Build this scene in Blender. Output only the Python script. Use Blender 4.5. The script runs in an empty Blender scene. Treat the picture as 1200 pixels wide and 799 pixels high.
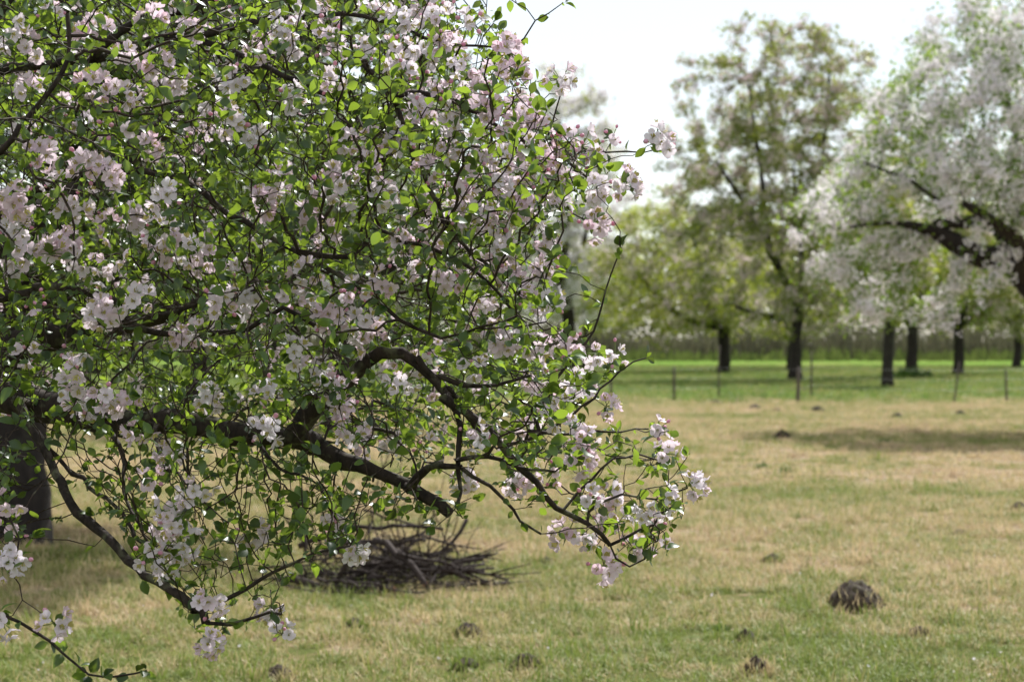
import bpy, math, random
import numpy as np
from mathutils import Vector, Matrix, Quaternion, noise
from mathutils.kdtree import KDTree

random.seed(7)
rng = np.random.default_rng(7)
scene = bpy.context.scene
COL = scene.collection

# ------------------------------------------------------------------ camera, sky, sun, exposure
F, CX, HY, CH = 2690.0, 600.0, 400.0, 1.65          # pixel focal length (1200 px wide), centre, horizon, eye height
cam_d = bpy.data.cameras.new('camera')
cam = bpy.data.objects.new('camera', cam_d); COL.objects.link(cam)
cam.location = (0, 0, CH); cam.rotation_euler = (math.radians(90), 0, 0)
cam_d.sensor_width = 36; cam_d.lens = F / 1200 * 36
cam_d.clip_start = 0.1; cam_d.clip_end = 6000
cam_d.dof.use_dof = True; cam_d.dof.focus_distance = 5.85; cam_d.dof.aperture_fstop = 6.2
scene.camera = cam

SUN_EL, SUN_AZ = math.radians(47), math.radians(24)   # azimuth from +Y towards +X: the sun stands behind the orchard
world = bpy.data.worlds.new('World'); scene.world = world; world.use_nodes = True
wn = world.node_tree.nodes; wl = world.node_tree.links
sky = wn.new('ShaderNodeTexSky'); sky.sky_type = 'NISHITA'; sky.sun_disc = False
sky.sun_elevation = SUN_EL; sky.sun_rotation = SUN_AZ
sky.air_density = 0.9; sky.dust_density = 0.4; sky.ozone_density = 1.0
veil = wn.new('ShaderNodeMix'); veil.data_type = 'RGBA'; veil.inputs[0].default_value = 0.48     # thin even cloud veil over the whole sky
wl.new(sky.outputs[0], veil.inputs[6]); veil.inputs[7].default_value = (13.0, 13.2, 13.4, 1)
wl.new(veil.outputs[2], wn['Background'].inputs[0]); wn['Background'].inputs[1].default_value = 0.078
sd = bpy.data.lights.new('sun', 'SUN'); sd.energy = 5.0; sd.angle = math.radians(0.5); sd.color = (1.0, 0.975, 0.94)
sun = bpy.data.objects.new('sun', sd); COL.objects.link(sun)
to_sun = Vector((math.sin(SUN_AZ) * math.cos(SUN_EL), math.cos(SUN_AZ) * math.cos(SUN_EL), math.sin(SUN_EL)))
sun.rotation_euler = to_sun.to_track_quat('Z', 'Y').to_euler(); sun.location = (10, 20, 30)
vs = scene.view_settings
vs.view_transform = 'Standard'; vs.look = 'None'; vs.exposure = 0.5; vs.gamma = 1.0; vs.use_curve_mapping = False
cy = scene.cycles
cy.use_denoising = True; cy.max_bounces = 6; cy.diffuse_bounces = 3; cy.glossy_bounces = 2
cy.transmission_bounces = 5; cy.transparent_max_bounces = 4; cy.caustics_reflective = False; cy.caustics_refractive = False

# ------------------------------------------------------------------ helpers
def P(px, py, d):
    return Vector((d * (px - CX) / F, d, CH - d * (py - HY) / F))
def dist_of(py):
    return CH * F / (py - HY)
def link(o, parent=None):
    COL.objects.link(o)
    if parent is not None: o.parent = parent
    return o
def tag(o, label=None, cat=None, group=None, kind=None):
    if label: o['label'] = label
    if cat: o['category'] = cat
    if group: o['group'] = group
    if kind: o['kind'] = kind
    return o
def empty(name, loc=(0, 0, 0)):
    o = bpy.data.objects.new(name, None); o.location = loc; o.empty_display_size = 0.2
    return link(o)
def np_mesh(name, verts, faces_flat, loop_totals, mats, smooth=True, attrs=None, mat_idx=None):
    me = bpy.data.meshes.new(name)
    verts = np.asarray(verts, dtype=np.float32); faces_flat = np.asarray(faces_flat, dtype=np.int32)
    loop_totals = np.asarray(loop_totals, dtype=np.int32)
    me.vertices.add(len(verts)); me.vertices.foreach_set('co', verts.ravel())
    me.loops.add(len(faces_flat)); me.loops.foreach_set('vertex_index', faces_flat)
    me.polygons.add(len(loop_totals))
    starts = np.concatenate(([0], np.cumsum(loop_totals)[:-1])).astype(np.int32)
    me.polygons.foreach_set('loop_start', starts); me.polygons.foreach_set('loop_total', loop_totals)
    me.polygons.foreach_set('use_smooth', np.full(len(loop_totals), smooth))
    for m in mats: me.materials.append(m)
    if mat_idx is not None: me.polygons.foreach_set('material_index', np.asarray(mat_idx, dtype=np.int32))
    if attrs:
        for k, v in attrs.items():
            a = me.attributes.new(k, 'FLOAT', 'POINT'); a.data.foreach_set('value', np.asarray(v, dtype=np.float32))
    me.update(calc_edges=True); me.validate()
    return me

class Tmpl:
    """small template mesh: verts, faces, per-vertex attribute, material per face"""
    def __init__(self, v, f, a=None, mi=None):
        self.v = np.array(v, dtype=np.float64); self.f = [tuple(x) for x in f]
        self.a = np.zeros(len(v)) if a is None else np.array(a, dtype=np.float64)
        self.mi = [0] * len(f) if mi is None else list(mi)
        self.flat = np.array([i for q in self.f for i in q]); self.tot = np.array([len(q) for q in self.f])
    def mesh(self, name, mats, tint=0.5, attr='pk', smooth=True):
        at = {attr: self.a, 'tint': np.full(len(self.v), tint)}
        return np_mesh(name, self.v, self.flat, self.tot, mats, smooth, at, self.mi)

def merge_tmpl(items):
    """items: list of (Tmpl, Matrix 4x4 or None)"""
    V, Fc, A, M = [], [], [], []; off = 0
    for t, m in items:
        v = t.v
        if m is not None:
            m = np.array(m); v = v @ m[:3, :3].T + m[:3, 3]
        V.append(v); Fc += [tuple(i + off for i in q) for q in t.f]; A.append(t.a); M += t.mi; off += len(v)
    return Tmpl(np.concatenate(V), Fc, np.concatenate(A), M)

def scatter(name, tmpls, which, O, R, S, mats, parent=None, tint=None, smooth=True):
    """one mesh of many template copies. O (n,3) origins, R (n,3,3) rotation, S (n,) or (n,3) scale"""
    V, FL, FT, A, T, MI = [], [], [], [], [], []; off = 0
    if tint is None: tint = rng.random(len(O))
    S = np.asarray(S)
    if S.ndim == 1: S = np.repeat(S[:, None], 3, axis=1)
    for k, t in enumerate(tmpls):
        idx = np.nonzero(which == k)[0]
        if not len(idx): continue
        n = len(idx)
        loc = t.v[None] * S[idx][:, None, :]
        v = np.einsum('nij,nkj->nki', R[idx], loc) + O[idx][:, None, :]
        V.append(v.reshape(-1, 3)); nv = len(t.v)
        FL.append((t.flat[None] + (np.arange(n) * nv)[:, None] + off).ravel()); FT.append(np.tile(t.tot, n))
        A.append(np.tile(t.a, n)); T.append(np.repeat(tint[idx], nv)); MI.append(np.tile(np.array(t.mi), n)); off += n * nv
    if not V: return None
    me = np_mesh(name, np.concatenate(V), np.concatenate(FL), np.concatenate(FT), mats, smooth,
                 {'pk': np.concatenate(A), 'tint': np.concatenate(T)}, np.concatenate(MI))
    o = bpy.data.objects.new(name, me)
    return link(o, parent)

def nrm(a):
    return a / np.maximum(np.linalg.norm(a, axis=-1, keepdims=True), 1e-9)
def frames(X, N):
    """rotation matrices with columns x = X, z ~ N"""
    X = nrm(X); Z = nrm(N - (N * X).sum(-1, keepdims=True) * X); Y = np.cross(Z, X)
    return np.stack([X, Y, Z], axis=-1)

# ------------------------------------------------------------------ materials
def new_mat(name):
    m = bpy.data.materials.new(name); m.use_nodes = True
    nt = m.node_tree; nt.nodes.clear()
    out = nt.nodes.new('ShaderNodeOutputMaterial')
    return m, nt, nt.nodes, nt.links, out
def ramp(nt, fac, stops):
    r = nt.nodes.new('ShaderNodeValToRGB'); nt.links.new(fac, r.inputs[0])
    while len(r.color_ramp.elements) < len(stops): r.color_ramp.elements.new(0.5)
    for e, (p, c) in zip(r.color_ramp.elements, stops): e.position = p; e.color = (*c, 1)
    return r.outputs[0]
def noise_node(nt, vec, scale, detail=4, rough=0.55):
    n = nt.nodes.new('ShaderNodeTexNoise'); n.inputs['Scale'].default_value = scale
    n.inputs['Detail'].default_value = detail; n.inputs['Roughness'].default_value = rough
    if vec is not None: nt.links.new(vec, n.inputs['Vector'])
    return n.outputs['Fac']
def mixc(nt, fac, a, b, blend='MIX'):
    m = nt.nodes.new('ShaderNodeMix'); m.data_type = 'RGBA'; m.blend_type = blend
    if isinstance(fac, float): m.inputs[0].default_value = fac
    else: nt.links.new(fac, m.inputs[0])
    for s, x in ((m.inputs[6], a), (m.inputs[7], b)):
        if isinstance(x, tuple): s.default_value = (*x, 1)
        else: nt.links.new(x, s)
    return m.outputs[2]
def attr(nt, name):
    a = nt.nodes.new('ShaderNodeAttribute'); a.attribute_name = name
    return a.outputs['Fac']

def leaf_mat(name, dark, light, trans, tfac=0.45, gloss=0.5, rough=0.42, tdark=0.65):
    m, nt, N, L, out = new_mat(name)
    t = attr(nt, 'tint')
    col = ramp(nt, t, [(0.0, dark), (1.0, light)])
    tr = ramp(nt, t, [(0.0, tuple(c * tdark for c in trans)), (1.0, trans)])
    p = N.new('ShaderNodeBsdfPrincipled'); L.new(col, p.inputs['Base Color'])
    p.inputs['Roughness'].default_value = rough; p.inputs['Specular IOR Level'].default_value = gloss
    tl = N.new('ShaderNodeBsdfTranslucent'); L.new(tr, tl.inputs[0])
    mx = N.new('ShaderNodeMixShader'); mx.inputs[0].default_value = tfac
    L.new(p.outputs[0], mx.inputs[1]); L.new(tl.outputs[0], mx.inputs[2]); L.new(mx.outputs[0], out.inputs[0])
    return m

def petal_mat(name, white, pink, tfac=0.42):
    m, nt, N, L, out = new_mat(name)
    pk = attr(nt, 'pk'); t = attr(nt, 'tint')
    md = N.new('ShaderNodeMath'); md.operation = 'MULTIPLY_ADD'; md.use_clamp = True
    L.new(t, md.inputs[0]); md.inputs[1].default_value = 0.22; L.new(pk, md.inputs[2])
    col = mixc(nt, md.outputs[0], white, pink)
    p = N.new('ShaderNodeBsdfPrincipled'); L.new(col, p.inputs['Base Color'])
    p.inputs['Roughness'].default_value = 0.6; p.inputs['Specular IOR Level'].default_value = 0.25
    tl = N.new('ShaderNodeBsdfTranslucent'); L.new(col, tl.inputs[0])
    mx = N.new('ShaderNodeMixShader'); mx.inputs[0].default_value = tfac
    L.new(p.outputs[0], mx.inputs[1]); L.new(tl.outputs[0], mx.inputs[2]); L.new(mx.outputs[0], out.inputs[0])
    return m

def plain_mat(name, c, rough=0.7):
    m, nt, N, L, out = new_mat(name)
    geo = N.new('ShaderNodeNewGeometry')
    f = noise_node(nt, geo.outputs['Position'], 40, 3)
    col = mixc(nt, f, tuple(x * 0.75 for x in c), tuple(min(1, x * 1.2) for x in c))
    p = N.new('ShaderNodeBsdfPrincipled'); L.new(col, p.inputs['Base Color']); p.inputs['Roughness'].default_value = rough
    L.new(p.outputs[0], out.inputs[0])
    return m

def bark_mat(name, dark, mid, lichen, scale=30, lich=0.62):
    m, nt, N, L, out = new_mat(name)
    geo = N.new('ShaderNodeNewGeometry'); pos = geo.outputs['Position']
    mp = N.new('ShaderNodeMapping'); mp.inputs['Scale'].default_value = (1, 1, 0.35); L.new(pos, mp.inputs[0])
    a = noise_node(nt, mp.outputs[0], scale, 6, 0.65)
    b = noise_node(nt, pos, scale * 0.35, 4, 0.6)
    col = ramp(nt, a, [(0.3, dark), (0.7, mid)])
    lf = ramp(nt, b, [(lich - 0.06, (0, 0, 0)), (lich + 0.08, (1, 1, 1))])
    col = mixc(nt, lf, col, lichen)
    p = N.new('ShaderNodeBsdfPrincipled'); L.new(col, p.inputs['Base Color']); p.inputs['Roughness'].default_value = 0.85
    p.inputs['Specular IOR Level'].default_value = 0.25
    bp = N.new('ShaderNodeBump'); bp.inputs['Strength'].default_value = 0.8; bp.inputs['Distance'].default_value = 0.25 / scale
    L.new(a, bp.inputs['Height']); L.new(bp.outputs[0], p.inputs['Normal'])
    L.new(p.outputs[0], out.inputs[0])
    return m

def pasture_colour(nt, pos):
    """dry straw and green patches; the same field colours for the soil and for the blades"""
    big = noise_node(nt, pos, 0.23, 3, 0.55); mid = noise_node(nt, pos, 1.3, 4, 0.6); fine = noise_node(nt, pos, 7.0, 3, 0.6)
    N, L = nt.nodes, nt.links
    s1 = N.new('ShaderNodeMath'); s1.operation = 'MULTIPLY_ADD'; L.new(mid, s1.inputs[0]); s1.inputs[1].default_value = 0.75; L.new(big, s1.inputs[2])
    s2 = N.new('ShaderNodeMath'); s2.operation = 'MULTIPLY_ADD'; L.new(fine, s2.inputs[0]); s2.inputs[1].default_value = 0.55; L.new(s1.outputs[0], s2.inputs[2])
    sep = N.new('ShaderNodeSeparateXYZ'); L.new(pos, sep.inputs[0])
    mr = N.new('ShaderNodeMapRange'); mr.inputs['From Min'].default_value = 11.0; mr.inputs['From Max'].default_value = 18.0
    mr.inputs['To Min'].default_value = 0.20; mr.inputs['To Max'].default_value = 0.0; L.new(sep.outputs['Y'], mr.inputs['Value'])
    s3 = N.new('ShaderNodeMath'); s3.operation = 'ADD'; L.new(s2.outputs[0], s3.inputs[0]); L.new(mr.outputs[0], s3.inputs[1])
    ct = N.new('ShaderNodeMath'); ct.operation = 'MULTIPLY_ADD'; ct.inputs[1].default_value = 1.55; ct.inputs[2].default_value = -0.55 * 1.15; L.new(s3.outputs[0], ct.inputs[0])
    return ct.outputs[0]

def ground_mat():
    m, nt, N, L, out = new_mat('pasture_soil_and_thatch')
    geo = N.new('ShaderNodeNewGeometry'); pos = geo.outputs['Position']
    f = pasture_colour(nt, pos)
    col = ramp(nt, f, [(0.0, (0.42, 0.30, 0.17)), (0.98, (0.36, 0.27, 0.14)), (1.18, (0.24, 0.23, 0.075)), (1.4, (0.13, 0.19, 0.045))])
    # ramps only take 0..1: squeeze
    sq = N.new('ShaderNodeMath'); sq.operation = 'MULTIPLY'; sq.inputs[1].default_value = 1 / 1.6; L.new(f, sq.inputs[0])
    col = ramp(nt, sq.outputs[0], [(0.55, (0.44, 0.33, 0.22)), (0.74, (0.36, 0.28, 0.17)), (0.80, (0.24, 0.21, 0.085)), (0.90, (0.14, 0.165, 0.045))])
    gr = noise_node(nt, pos, 55, 5, 0.7)
    col = mixc(nt, ramp(nt, gr, [(0.35, (0.45, 0.45, 0.45)), (0.6, (1.05, 1.05, 1.05))]), (0, 0, 0), col)
    br = noise_node(nt, pos, 2.2, 4, 0.6)
    col = mixc(nt, ramp(nt, br, [(0.64, (0, 0, 0)), (0.74, (0.75, 0.75, 0.75))]), col, (0.16, 0.105, 0.065))
    p = N.new('ShaderNodeBsdfPrincipled'); L.new(col, p.inputs['Base Color']); p.inputs['Roughness'].default_value = 0.9
    p.inputs['Specular IOR Level'].default_value = 0.03
    bp = N.new('ShaderNodeBump'); bp.inputs['Strength'].default_value = 1.0; bp.inputs['Distance'].default_value = 0.02
    L.new(gr, bp.inputs['Height']); L.new(bp.outputs[0], p.inputs['Normal']); L.new(p.outputs[0], out.inputs[0])
    return m

def blade_mat(name, stops, trans):
    m, nt, N, L, out = new_mat(name)
    geo = N.new('ShaderNodeNewGeometry'); pos = geo.outputs['Position']
    f = pasture_colour(nt, pos)
    oi = N.new('ShaderNodeObjectInfo')
    ad = N.new('ShaderNodeMath'); ad.operation = 'MULTIPLY_ADD'; L.new(oi.outputs['Random'], ad.inputs[0]); ad.inputs[1].default_value = 0.8; L.new(f, ad.inputs[2])
    at = N.new('ShaderNodeMath'); at.operation = 'MULTIPLY_ADD'; L.new(attr(nt, 'tint'), at.inputs[0]); at.inputs[1].default_value = 0.25; L.new(ad.outputs[0], at.inputs[2])
    sq = N.new('ShaderNodeMath'); sq.operation = 'MULTIPLY'; sq.inputs[1].default_value = 1 / 2.2; L.new(at.outputs[0], sq.inputs[0])
    col = ramp(nt, sq.outputs[0], stops)
    p = N.new('ShaderNodeBsdfPrincipled'); L.new(col, p.inputs['Base Color']); p.inputs['Roughness'].default_value = 0.6
    p.inputs['Specular IOR Level'].default_value = 0.3
    tl = N.new('ShaderNodeBsdfTranslucent'); L.new(col, tl.inputs[0])
    mx = N.new('ShaderNodeMixShader'); mx.inputs[0].default_value = trans
    L.new(p.outputs[0], mx.inputs[1]); L.new(tl.outputs[0], mx.inputs[2]); L.new(mx.outputs[0], out.inputs[0])
    return m

def meadow_mat(name='lush_meadow_green'):
    m, nt, N, L, out = new_mat(name)
    geo = N.new('ShaderNodeNewGeometry'); pos = geo.outputs['Position']
    a = noise_node(nt, pos, 0.12, 4, 0.6); b = noise_node(nt, pos, 3.0, 4, 0.65)
    s = N.new('ShaderNodeMath'); s.operation = 'MULTIPLY_ADD'; L.new(b, s.inputs[0]); s.inputs[1].default_value = 0.5; L.new(a, s.inputs[2])
    col = ramp(nt, s.outputs[0], [(0.55, (0.10, 0.18, 0.033)), (0.78, (0.14, 0.23, 0.045)), (0.95, (0.27, 0.24, 0.10))])
    p = N.new('ShaderNodeBsdfPrincipled'); L.new(col, p.inputs['Base Color']); p.inputs['Roughness'].default_value = 0.85
    p.inputs['Specular IOR Level'].default_value = 0.0
    L.new(p.outputs[0], out.inputs[0])
    return m

M = {}
M['leaf'] = leaf_mat('apple_leaf', (0.012, 0.038, 0.014), (0.046, 0.105, 0.024), (0.48, 0.68, 0.06), 0.36, 0.6, 0.38, 0.3)
M['petal'] = petal_mat('apple_petal', (0.90, 0.86, 0.92), (0.84, 0.46, 0.62))
M['bud'] = petal_mat('apple_bud', (0.82, 0.60, 0.68), (0.74, 0.26, 0.42), 0.3)
M['stamen'] = plain_mat('stamen_yellow_green', (0.55, 0.50, 0.16))
M['stem'] = plain_mat('green_flower_stalk', (0.16, 0.22, 0.06))
M['bark'] = bark_mat('apple_bark', (0.012, 0.009, 0.008), (0.062, 0.045, 0.035), (0.12, 0.12, 0.07), 45, 0.60)
M['twig'] = bark_mat('apple_twig_bark', (0.022, 0.015, 0.012), (0.075, 0.052, 0.040), (0.13, 0.125, 0.085), 120, 0.62)
M['trunk'] = bark_mat('old_trunk_bark', (0.014, 0.011, 0.010), (0.042, 0.033, 0.028), (0.05, 0.053, 0.035), 14, 0.66)
M['soil'] = bark_mat('molehill_soil', (0.012, 0.008, 0.006), (0.068, 0.044, 0.028), (0.09, 0.08, 0.036), 38, 0.58)
M['stick'] = bark_mat('dead_branch_bark', (0.018, 0.013, 0.011), (0.075, 0.054, 0.046), (0.12, 0.10, 0.08), 60, 0.66)
M['cut'] = plain_mat('cut_wood_end', (0.42, 0.20, 0.12))
M['post'] = bark_mat('weathered_post_wood', (0.05, 0.04, 0.035), (0.15, 0.125, 0.105), (0.12, 0.125, 0.08), 30, 0.66)
M['wire'] = plain_mat('dull_fence_wire', (0.16, 0.16, 0.16), 0.5)
M['metal'] = plain_mat('grey_galvanised_bar', (0.22, 0.23, 0.24), 0.45)
M['blue'] = plain_mat('blue_plastic', (0.05, 0.17, 0.42), 0.4)
M['reed'] = leaf_mat('dry_reed', (0.07, 0.066, 0.05), (0.15, 0.14, 0.095), (0.18, 0.18, 0.09), 0.25, 0.2, 0.7)
M['ground'] = ground_mat(); M['meadow'] = meadow_mat()
STRAW = [(0.50, (0.36, 0.25, 0.16)), (0.60, (0.65, 0.51, 0.31)), (0.735, (0.50, 0.41, 0.21)), (0.82, (0.35, 0.33, 0.12)), (0.92, (0.20, 0.26, 0.05))]
M['mblade'] = blade_mat('meadow_blades', [(0.45, (0.11, 0.175, 0.038)), (0.7, (0.17, 0.25, 0.05)), (0.9, (0.34, 0.32, 0.12))], 0.35)
M['blade'] = blade_mat('pasture_blades', STRAW, 0.35)

# ------------------------------------------------------------------ skeleton growth
def catmull(pts, step):
    """pts: list of (Vector, r); returns resampled list of (np pos, r)"""
    out = []
    n = len(pts)
    for i in range(n - 1):
        p0 = pts[max(i - 1, 0)][0]; p1, r1 = pts[i]; p2, r2 = pts[i + 1]; p3 = pts[min(i + 2, n - 1)][0]
        k = max(1, int(round((p2 - p1).length / step)))
        for j in range(k):
            t = j / k
            q = 0.5 * ((2 * p1) + (p2 - p0) * t + (2 * p0 - 5 * p1 + 4 * p2 - p3) * t * t + (3 * p1 - p0 - 3 * p2 + p3) * t ** 3)
            out.append((np.array(q), r1 + (r2 - r1) * t))
    out.append((np.array(pts[-1][0]), pts[-1][1]))
    return out

class Skel:
    def __init__(s, rnd):
        s.pos, s.par, s.key, s.cid = [], [], [], []; s.rnd = rnd; s.paths = []
    def path(s, pts, step=0.05, wig=0.0, attach=True, name='limb'):
        """traced limb: [(Vector, radius)]; hooks its first point to the nearest node already there"""
        seq = catmull(pts, step); par = -1
        if attach and s.pos:
            A = np.array(s.pos); d = np.linalg.norm(A - seq[0][0], axis=1); par = int(d.argmin())
            if d[par] > step * 1.6:
                link_pts = [(Vector(s.pos[par]), seq[0][1] * 1.05), (Vector(seq[0][0]), seq[0][1])]
                seq = catmull(link_pts, step)[1:-1] + seq
            elif d[par] < step * 0.4: seq = seq[1:]
        ids = []; w = np.zeros(3)
        for k, (p, r) in enumerate(seq):
            if wig and 0 < k < len(seq) - 1:
                w = w * 0.7 + s.rnd.normal(0, wig, 3); p = p + w
            s.pos.append(np.array(p)); s.par.append(par); s.key.append(r); s.cid.append(len(s.paths))
            par = len(s.pos) - 1; ids.append(par)
        s.paths.append((name, ids)); return ids
    def colonize(s, attr_pts, step, infl, kill, iters=90, jit=0.22, trop=(0, 0, 0), skip=()):
        at = np.array(attr_pts); n = len(at)
        near = np.full(n, -1); nd = np.full(n, 1e9); alive = np.ones(n, bool)
        new = [i for i in range(len(s.pos)) if i not in skip]; trop = np.array(trop)
        kids = {}
        for it in range(iters):
            if not new: break
            kd = KDTree(len(new))
            for i in new: kd.insert(s.pos[i], i)
            kd.balance()
            for a in np.nonzero(alive)[0]:
                co, i, d = kd.find(at[a])
                if d < nd[a]: nd[a] = d; near[a] = i
            alive &= nd > kill
            act = np.nonzero(alive & (nd < infl))[0]
            if not len(act): break
            acc = {}
            for a in act:
                i = near[a]; v = (at[a] - s.pos[i]) / nd[a]
                if i in acc: acc[i] += v
                else: acc[i] = v.copy()
            new = []
            for i, v in acc.items():
                l = np.linalg.norm(v)
                if l < 1e-6: continue
                d = v / l + s.rnd.normal(0, jit, 3) + trop
                d /= np.linalg.norm(d); q = s.pos[i] + d * step
                if any(np.linalg.norm(s.pos[c] - q) < step * 0.45 for c in kids.get(i, ())): continue
                if len(kids.get(i, ())) >= 3: continue
                s.pos.append(q); s.par.append(i); s.key.append(0.0); s.cid.append(-1)
                kids.setdefault(i, []).append(len(s.pos) - 1); new.append(len(s.pos) - 1)
    def finish(s, tip, e=2.3):
        n = len(s.pos); s.kids = [[] for _ in range(n)]
        for i, p in enumerate(s.par):
            if p >= 0: s.kids[p].append(i)
        acc = np.zeros(n); s.r = np.zeros(n)
        for i in range(n - 1, -1, -1):
            r = max(tip, acc[i] ** (1 / e)) if acc[i] > 0 else tip
            if s.key[i] > 0: r = s.key[i]
            s.r[i] = r
            if s.par[i] >= 0: acc[s.par[i]] += r ** e
        for i in range(n):
            p = s.par[i]
            if p >= 0 and s.key[i] == 0: s.r[i] = min(s.r[i], s.r[p] * (0.8 if s.key[p] > 0 else 1.0))
        s.P = np.array(s.pos)
        # chains of the grown twigs
        s.chains = []
        main = [-1] * n
        for i in range(n):
            ks = [k for k in s.kids[i] if s.key[k] == 0]
            if ks and s.key[i] == 0: main[i] = max(ks, key=lambda k: s.r[k])
        for i in range(n):
            if s.key[i] > 0: continue
            p = s.par[i]
            if p >= 0 and s.key[p] == 0 and main[p] == i: continue
            ch = [p] if p >= 0 else []
            j = i
            while j >= 0: ch.append(j); j = main[j]
            s.chains.append(ch)

def tube_arrays(Pts, R, sides, cap=True, off=0, lump=0.0, rnd=None):
    Pts = np.asarray(Pts); R = np.asarray(R); n = len(Pts)
    T = np.empty_like(Pts); T[1:-1] = Pts[2:] - Pts[:-2] if n > 2 else T[1:-1]
    T[0] = Pts[1] - Pts[0]; T[-1] = Pts[-1] - Pts[-2]; T = nrm(T)
    m = np.abs(nrm(Pts[-1] - Pts[0] + 1e-6)); ref = np.eye(3)[int(m.argmin())]
    U = nrm(np.cross(T, ref)); Vv = np.cross(T, U)
    a = np.arange(sides) * 2 * math.pi / sides
    rr = R[:, None] * np.ones((1, sides))
    if lump and rnd is not None:
        w = rnd.normal(0, 1, (n, sides)); w = (w + np.roll(w, 1, 0) + np.roll(w, 1, 1)) / 2
        rr = rr * (1 + lump * w)
    V = Pts[:, None] + rr[..., None] * (np.cos(a)[None, :, None] * U[:, None] + np.sin(a)[None, :, None] * Vv[:, None])
    V = V.reshape(-1, 3)
    i = np.arange(n - 1)[:, None] * sides; j = np.arange(sides)[None]; j2 = (j + 1) % sides
    Q = np.stack([i + j, i + j2, i + sides + j2, i + sides + j], -1).reshape(-1, 4) + off
    fl = Q.ravel(); ft = np.full(len(Q), 4)
    if cap:
        c0 = np.arange(sides)[::-1] + off; c1 = np.arange(sides) + (n - 1) * sides + off
        fl = np.concatenate([fl, c0, c1]); ft = np.concatenate([ft, [sides, sides]])
    return V, fl, ft

def tubes_object(name, chains, mat, parent, lump=0.0, rnd=None, smin=3):
    V, FL, FT = [], [], []; off = 0
    for Pts, R in chains:
        rm = max(R); sides = 12 if rm > 0.05 else 9 if rm > 0.02 else 6 if rm > 0.008 else 4 if rm > 0.0025 else smin
        v, fl, ft = tube_arrays(Pts, R, sides, rm > 0.004, off, lump if rm > 0.012 else 0, rnd)
        V.append(v); FL.append(fl); FT.append(ft); off += len(v)
    if not V: return None
    me = np_mesh(name, np.concatenate(V), np.concatenate(FL), np.concatenate(FT), [mat], True)
    return link(bpy.data.objects.new(name, me), parent)

def limb_objects(sk, root, mat, rnd, lump=0.09):
    for name, ids in sk.paths:
        first = sk.par[ids[0]]
        seq = ([first] if first >= 0 else []) + ids
        R = np.array([sk.r[i] for i in seq])
        if first >= 0: R[0] = R[1] if len(R) > 1 else R[0]
        Pn = sk.P[seq].copy()
        if len(seq) < 2: continue
        tubes_object(name, [(Pn, R)], mat, root, lump, rnd)

# ------------------------------------------------------------------ leaf and flower shapes
def leaf_tmpl(fold, curl, width=0.62):
    ts = [0.0, 0.16, 0.28, 0.46, 0.66, 0.86, 1.0]; ws = [0.02, 0.03, 0.45, 0.86, 0.88, 0.50, 0.0]
    v, f = [], []
    for t, w in zip(ts, ws):
        x = t; z = -curl * max(0, t - 0.18) ** 2; hw = w * width / 2
        v += [(x, hw, z + hw * fold), (x, 0, z), (x, -hw, z + hw * fold)]
    for k in range(len(ts) - 1):
        a = 3 * k
        f += [(a, a + 1, a + 4, a + 3), (a + 1, a + 2, a + 5, a + 4)]
    return Tmpl(v, f)
LEAF = [leaf_tmpl(0.25, 0.15), leaf_tmpl(0.45, 0.45, 0.66), leaf_tmpl(0.12, -0.2, 0.7), leaf_tmpl(0.6, 0.25, 0.56), leaf_tmpl(0.3, 0.8, 0.64)]
KITE = [Tmpl([(0, 0, 0), (0.45, 0.32, 0.06), (1, 0, -0.06), (0.45, -0.32, 0.06)], [(0, 1, 2), (0, 2, 3)])]

def flower_tmpl(cup, pink, R=0.5, seed=0):
    """five petals and a tuft of stamens, unit diameter ~1, opening along +Z"""
    rd = random.Random(seed); v, f, a, mi = [], [], [], []
    for k in range(5):
        ph = k * 2 * math.pi / 5 + rd.uniform(-0.12, 0.12); c, s = math.cos(ph), math.sin(ph)
        cu = cup + rd.uniform(-0.22, 0.22); wid = rd.uniform(0.95, 1.2); tw = rd.uniform(-0.16, 0.16)
        rows = [(0.06, 0.03, 0.0), (0.30, 0.20, 0.03), (0.62, 0.33, 0.10), (0.88, 0.27, 0.16), (1.0, 0.10, 0.17)]
        b = len(v)
        for r, w, lift in rows:
            rad = R * r * math.cos(cu * 0.9); z = R * (r * math.sin(cu * 0.9) + lift * 0.35 - 0.10 * r * r)
            for sgn in (-1, 0, 1):
                y = sgn * w * wid * R * 1.1; zz = z + (0.10 * R if sgn else 0) + tw * sgn * R * r + rd.uniform(-0.06, 0.06) * r * R; rad_ = rad * rd.uniform(0.92, 1.06)
                v.append((c * rad_ - s * y, s * rad_ + c * y, zz))
                a.append(min(1, max(0, pink * (0.2 + 0.8 * r * r) + (0.05 if sgn else 0) + rd.uniform(-0.05, 0.05))))
        for q in range(4):
            o = b + 3 * q
            f += [(o, o + 1, o + 4, o + 3), (o + 1, o + 2, o + 5, o + 4)]; mi += [0, 0]
    for k in range(11):                                           # stamens
        ph = rd.uniform(0, 6.28); tl = rd.uniform(0.05, 0.16); h = rd.uniform(0.16, 0.26) * (1 + cup)
        b = len(v); x, y = math.cos(ph) * tl * R * 2, math.sin(ph) * tl * R * 2; e = 0.03
        v += [(-e * y, e * x, 0.0), (x * 1 + e, y - e, h), (x - e, y + e, h), (x, y, h + 0.05)]
        a += [0, 0, 0, 0]; f += [(b, b + 1, b + 2), (b + 1, b + 3, b + 2)]; mi += [1, 1]
    return Tmpl(v, f, a, mi)
FLOWER = [flower_tmpl(0.28, 0.10, seed=1), flower_tmpl(0.50, 0.22, seed=2), flower_tmpl(0.95, 0.42, seed=3), flower_tmpl(0.40, 0.05, seed=4), flower_tmpl(0.70, 0.16, seed=5)]
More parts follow.
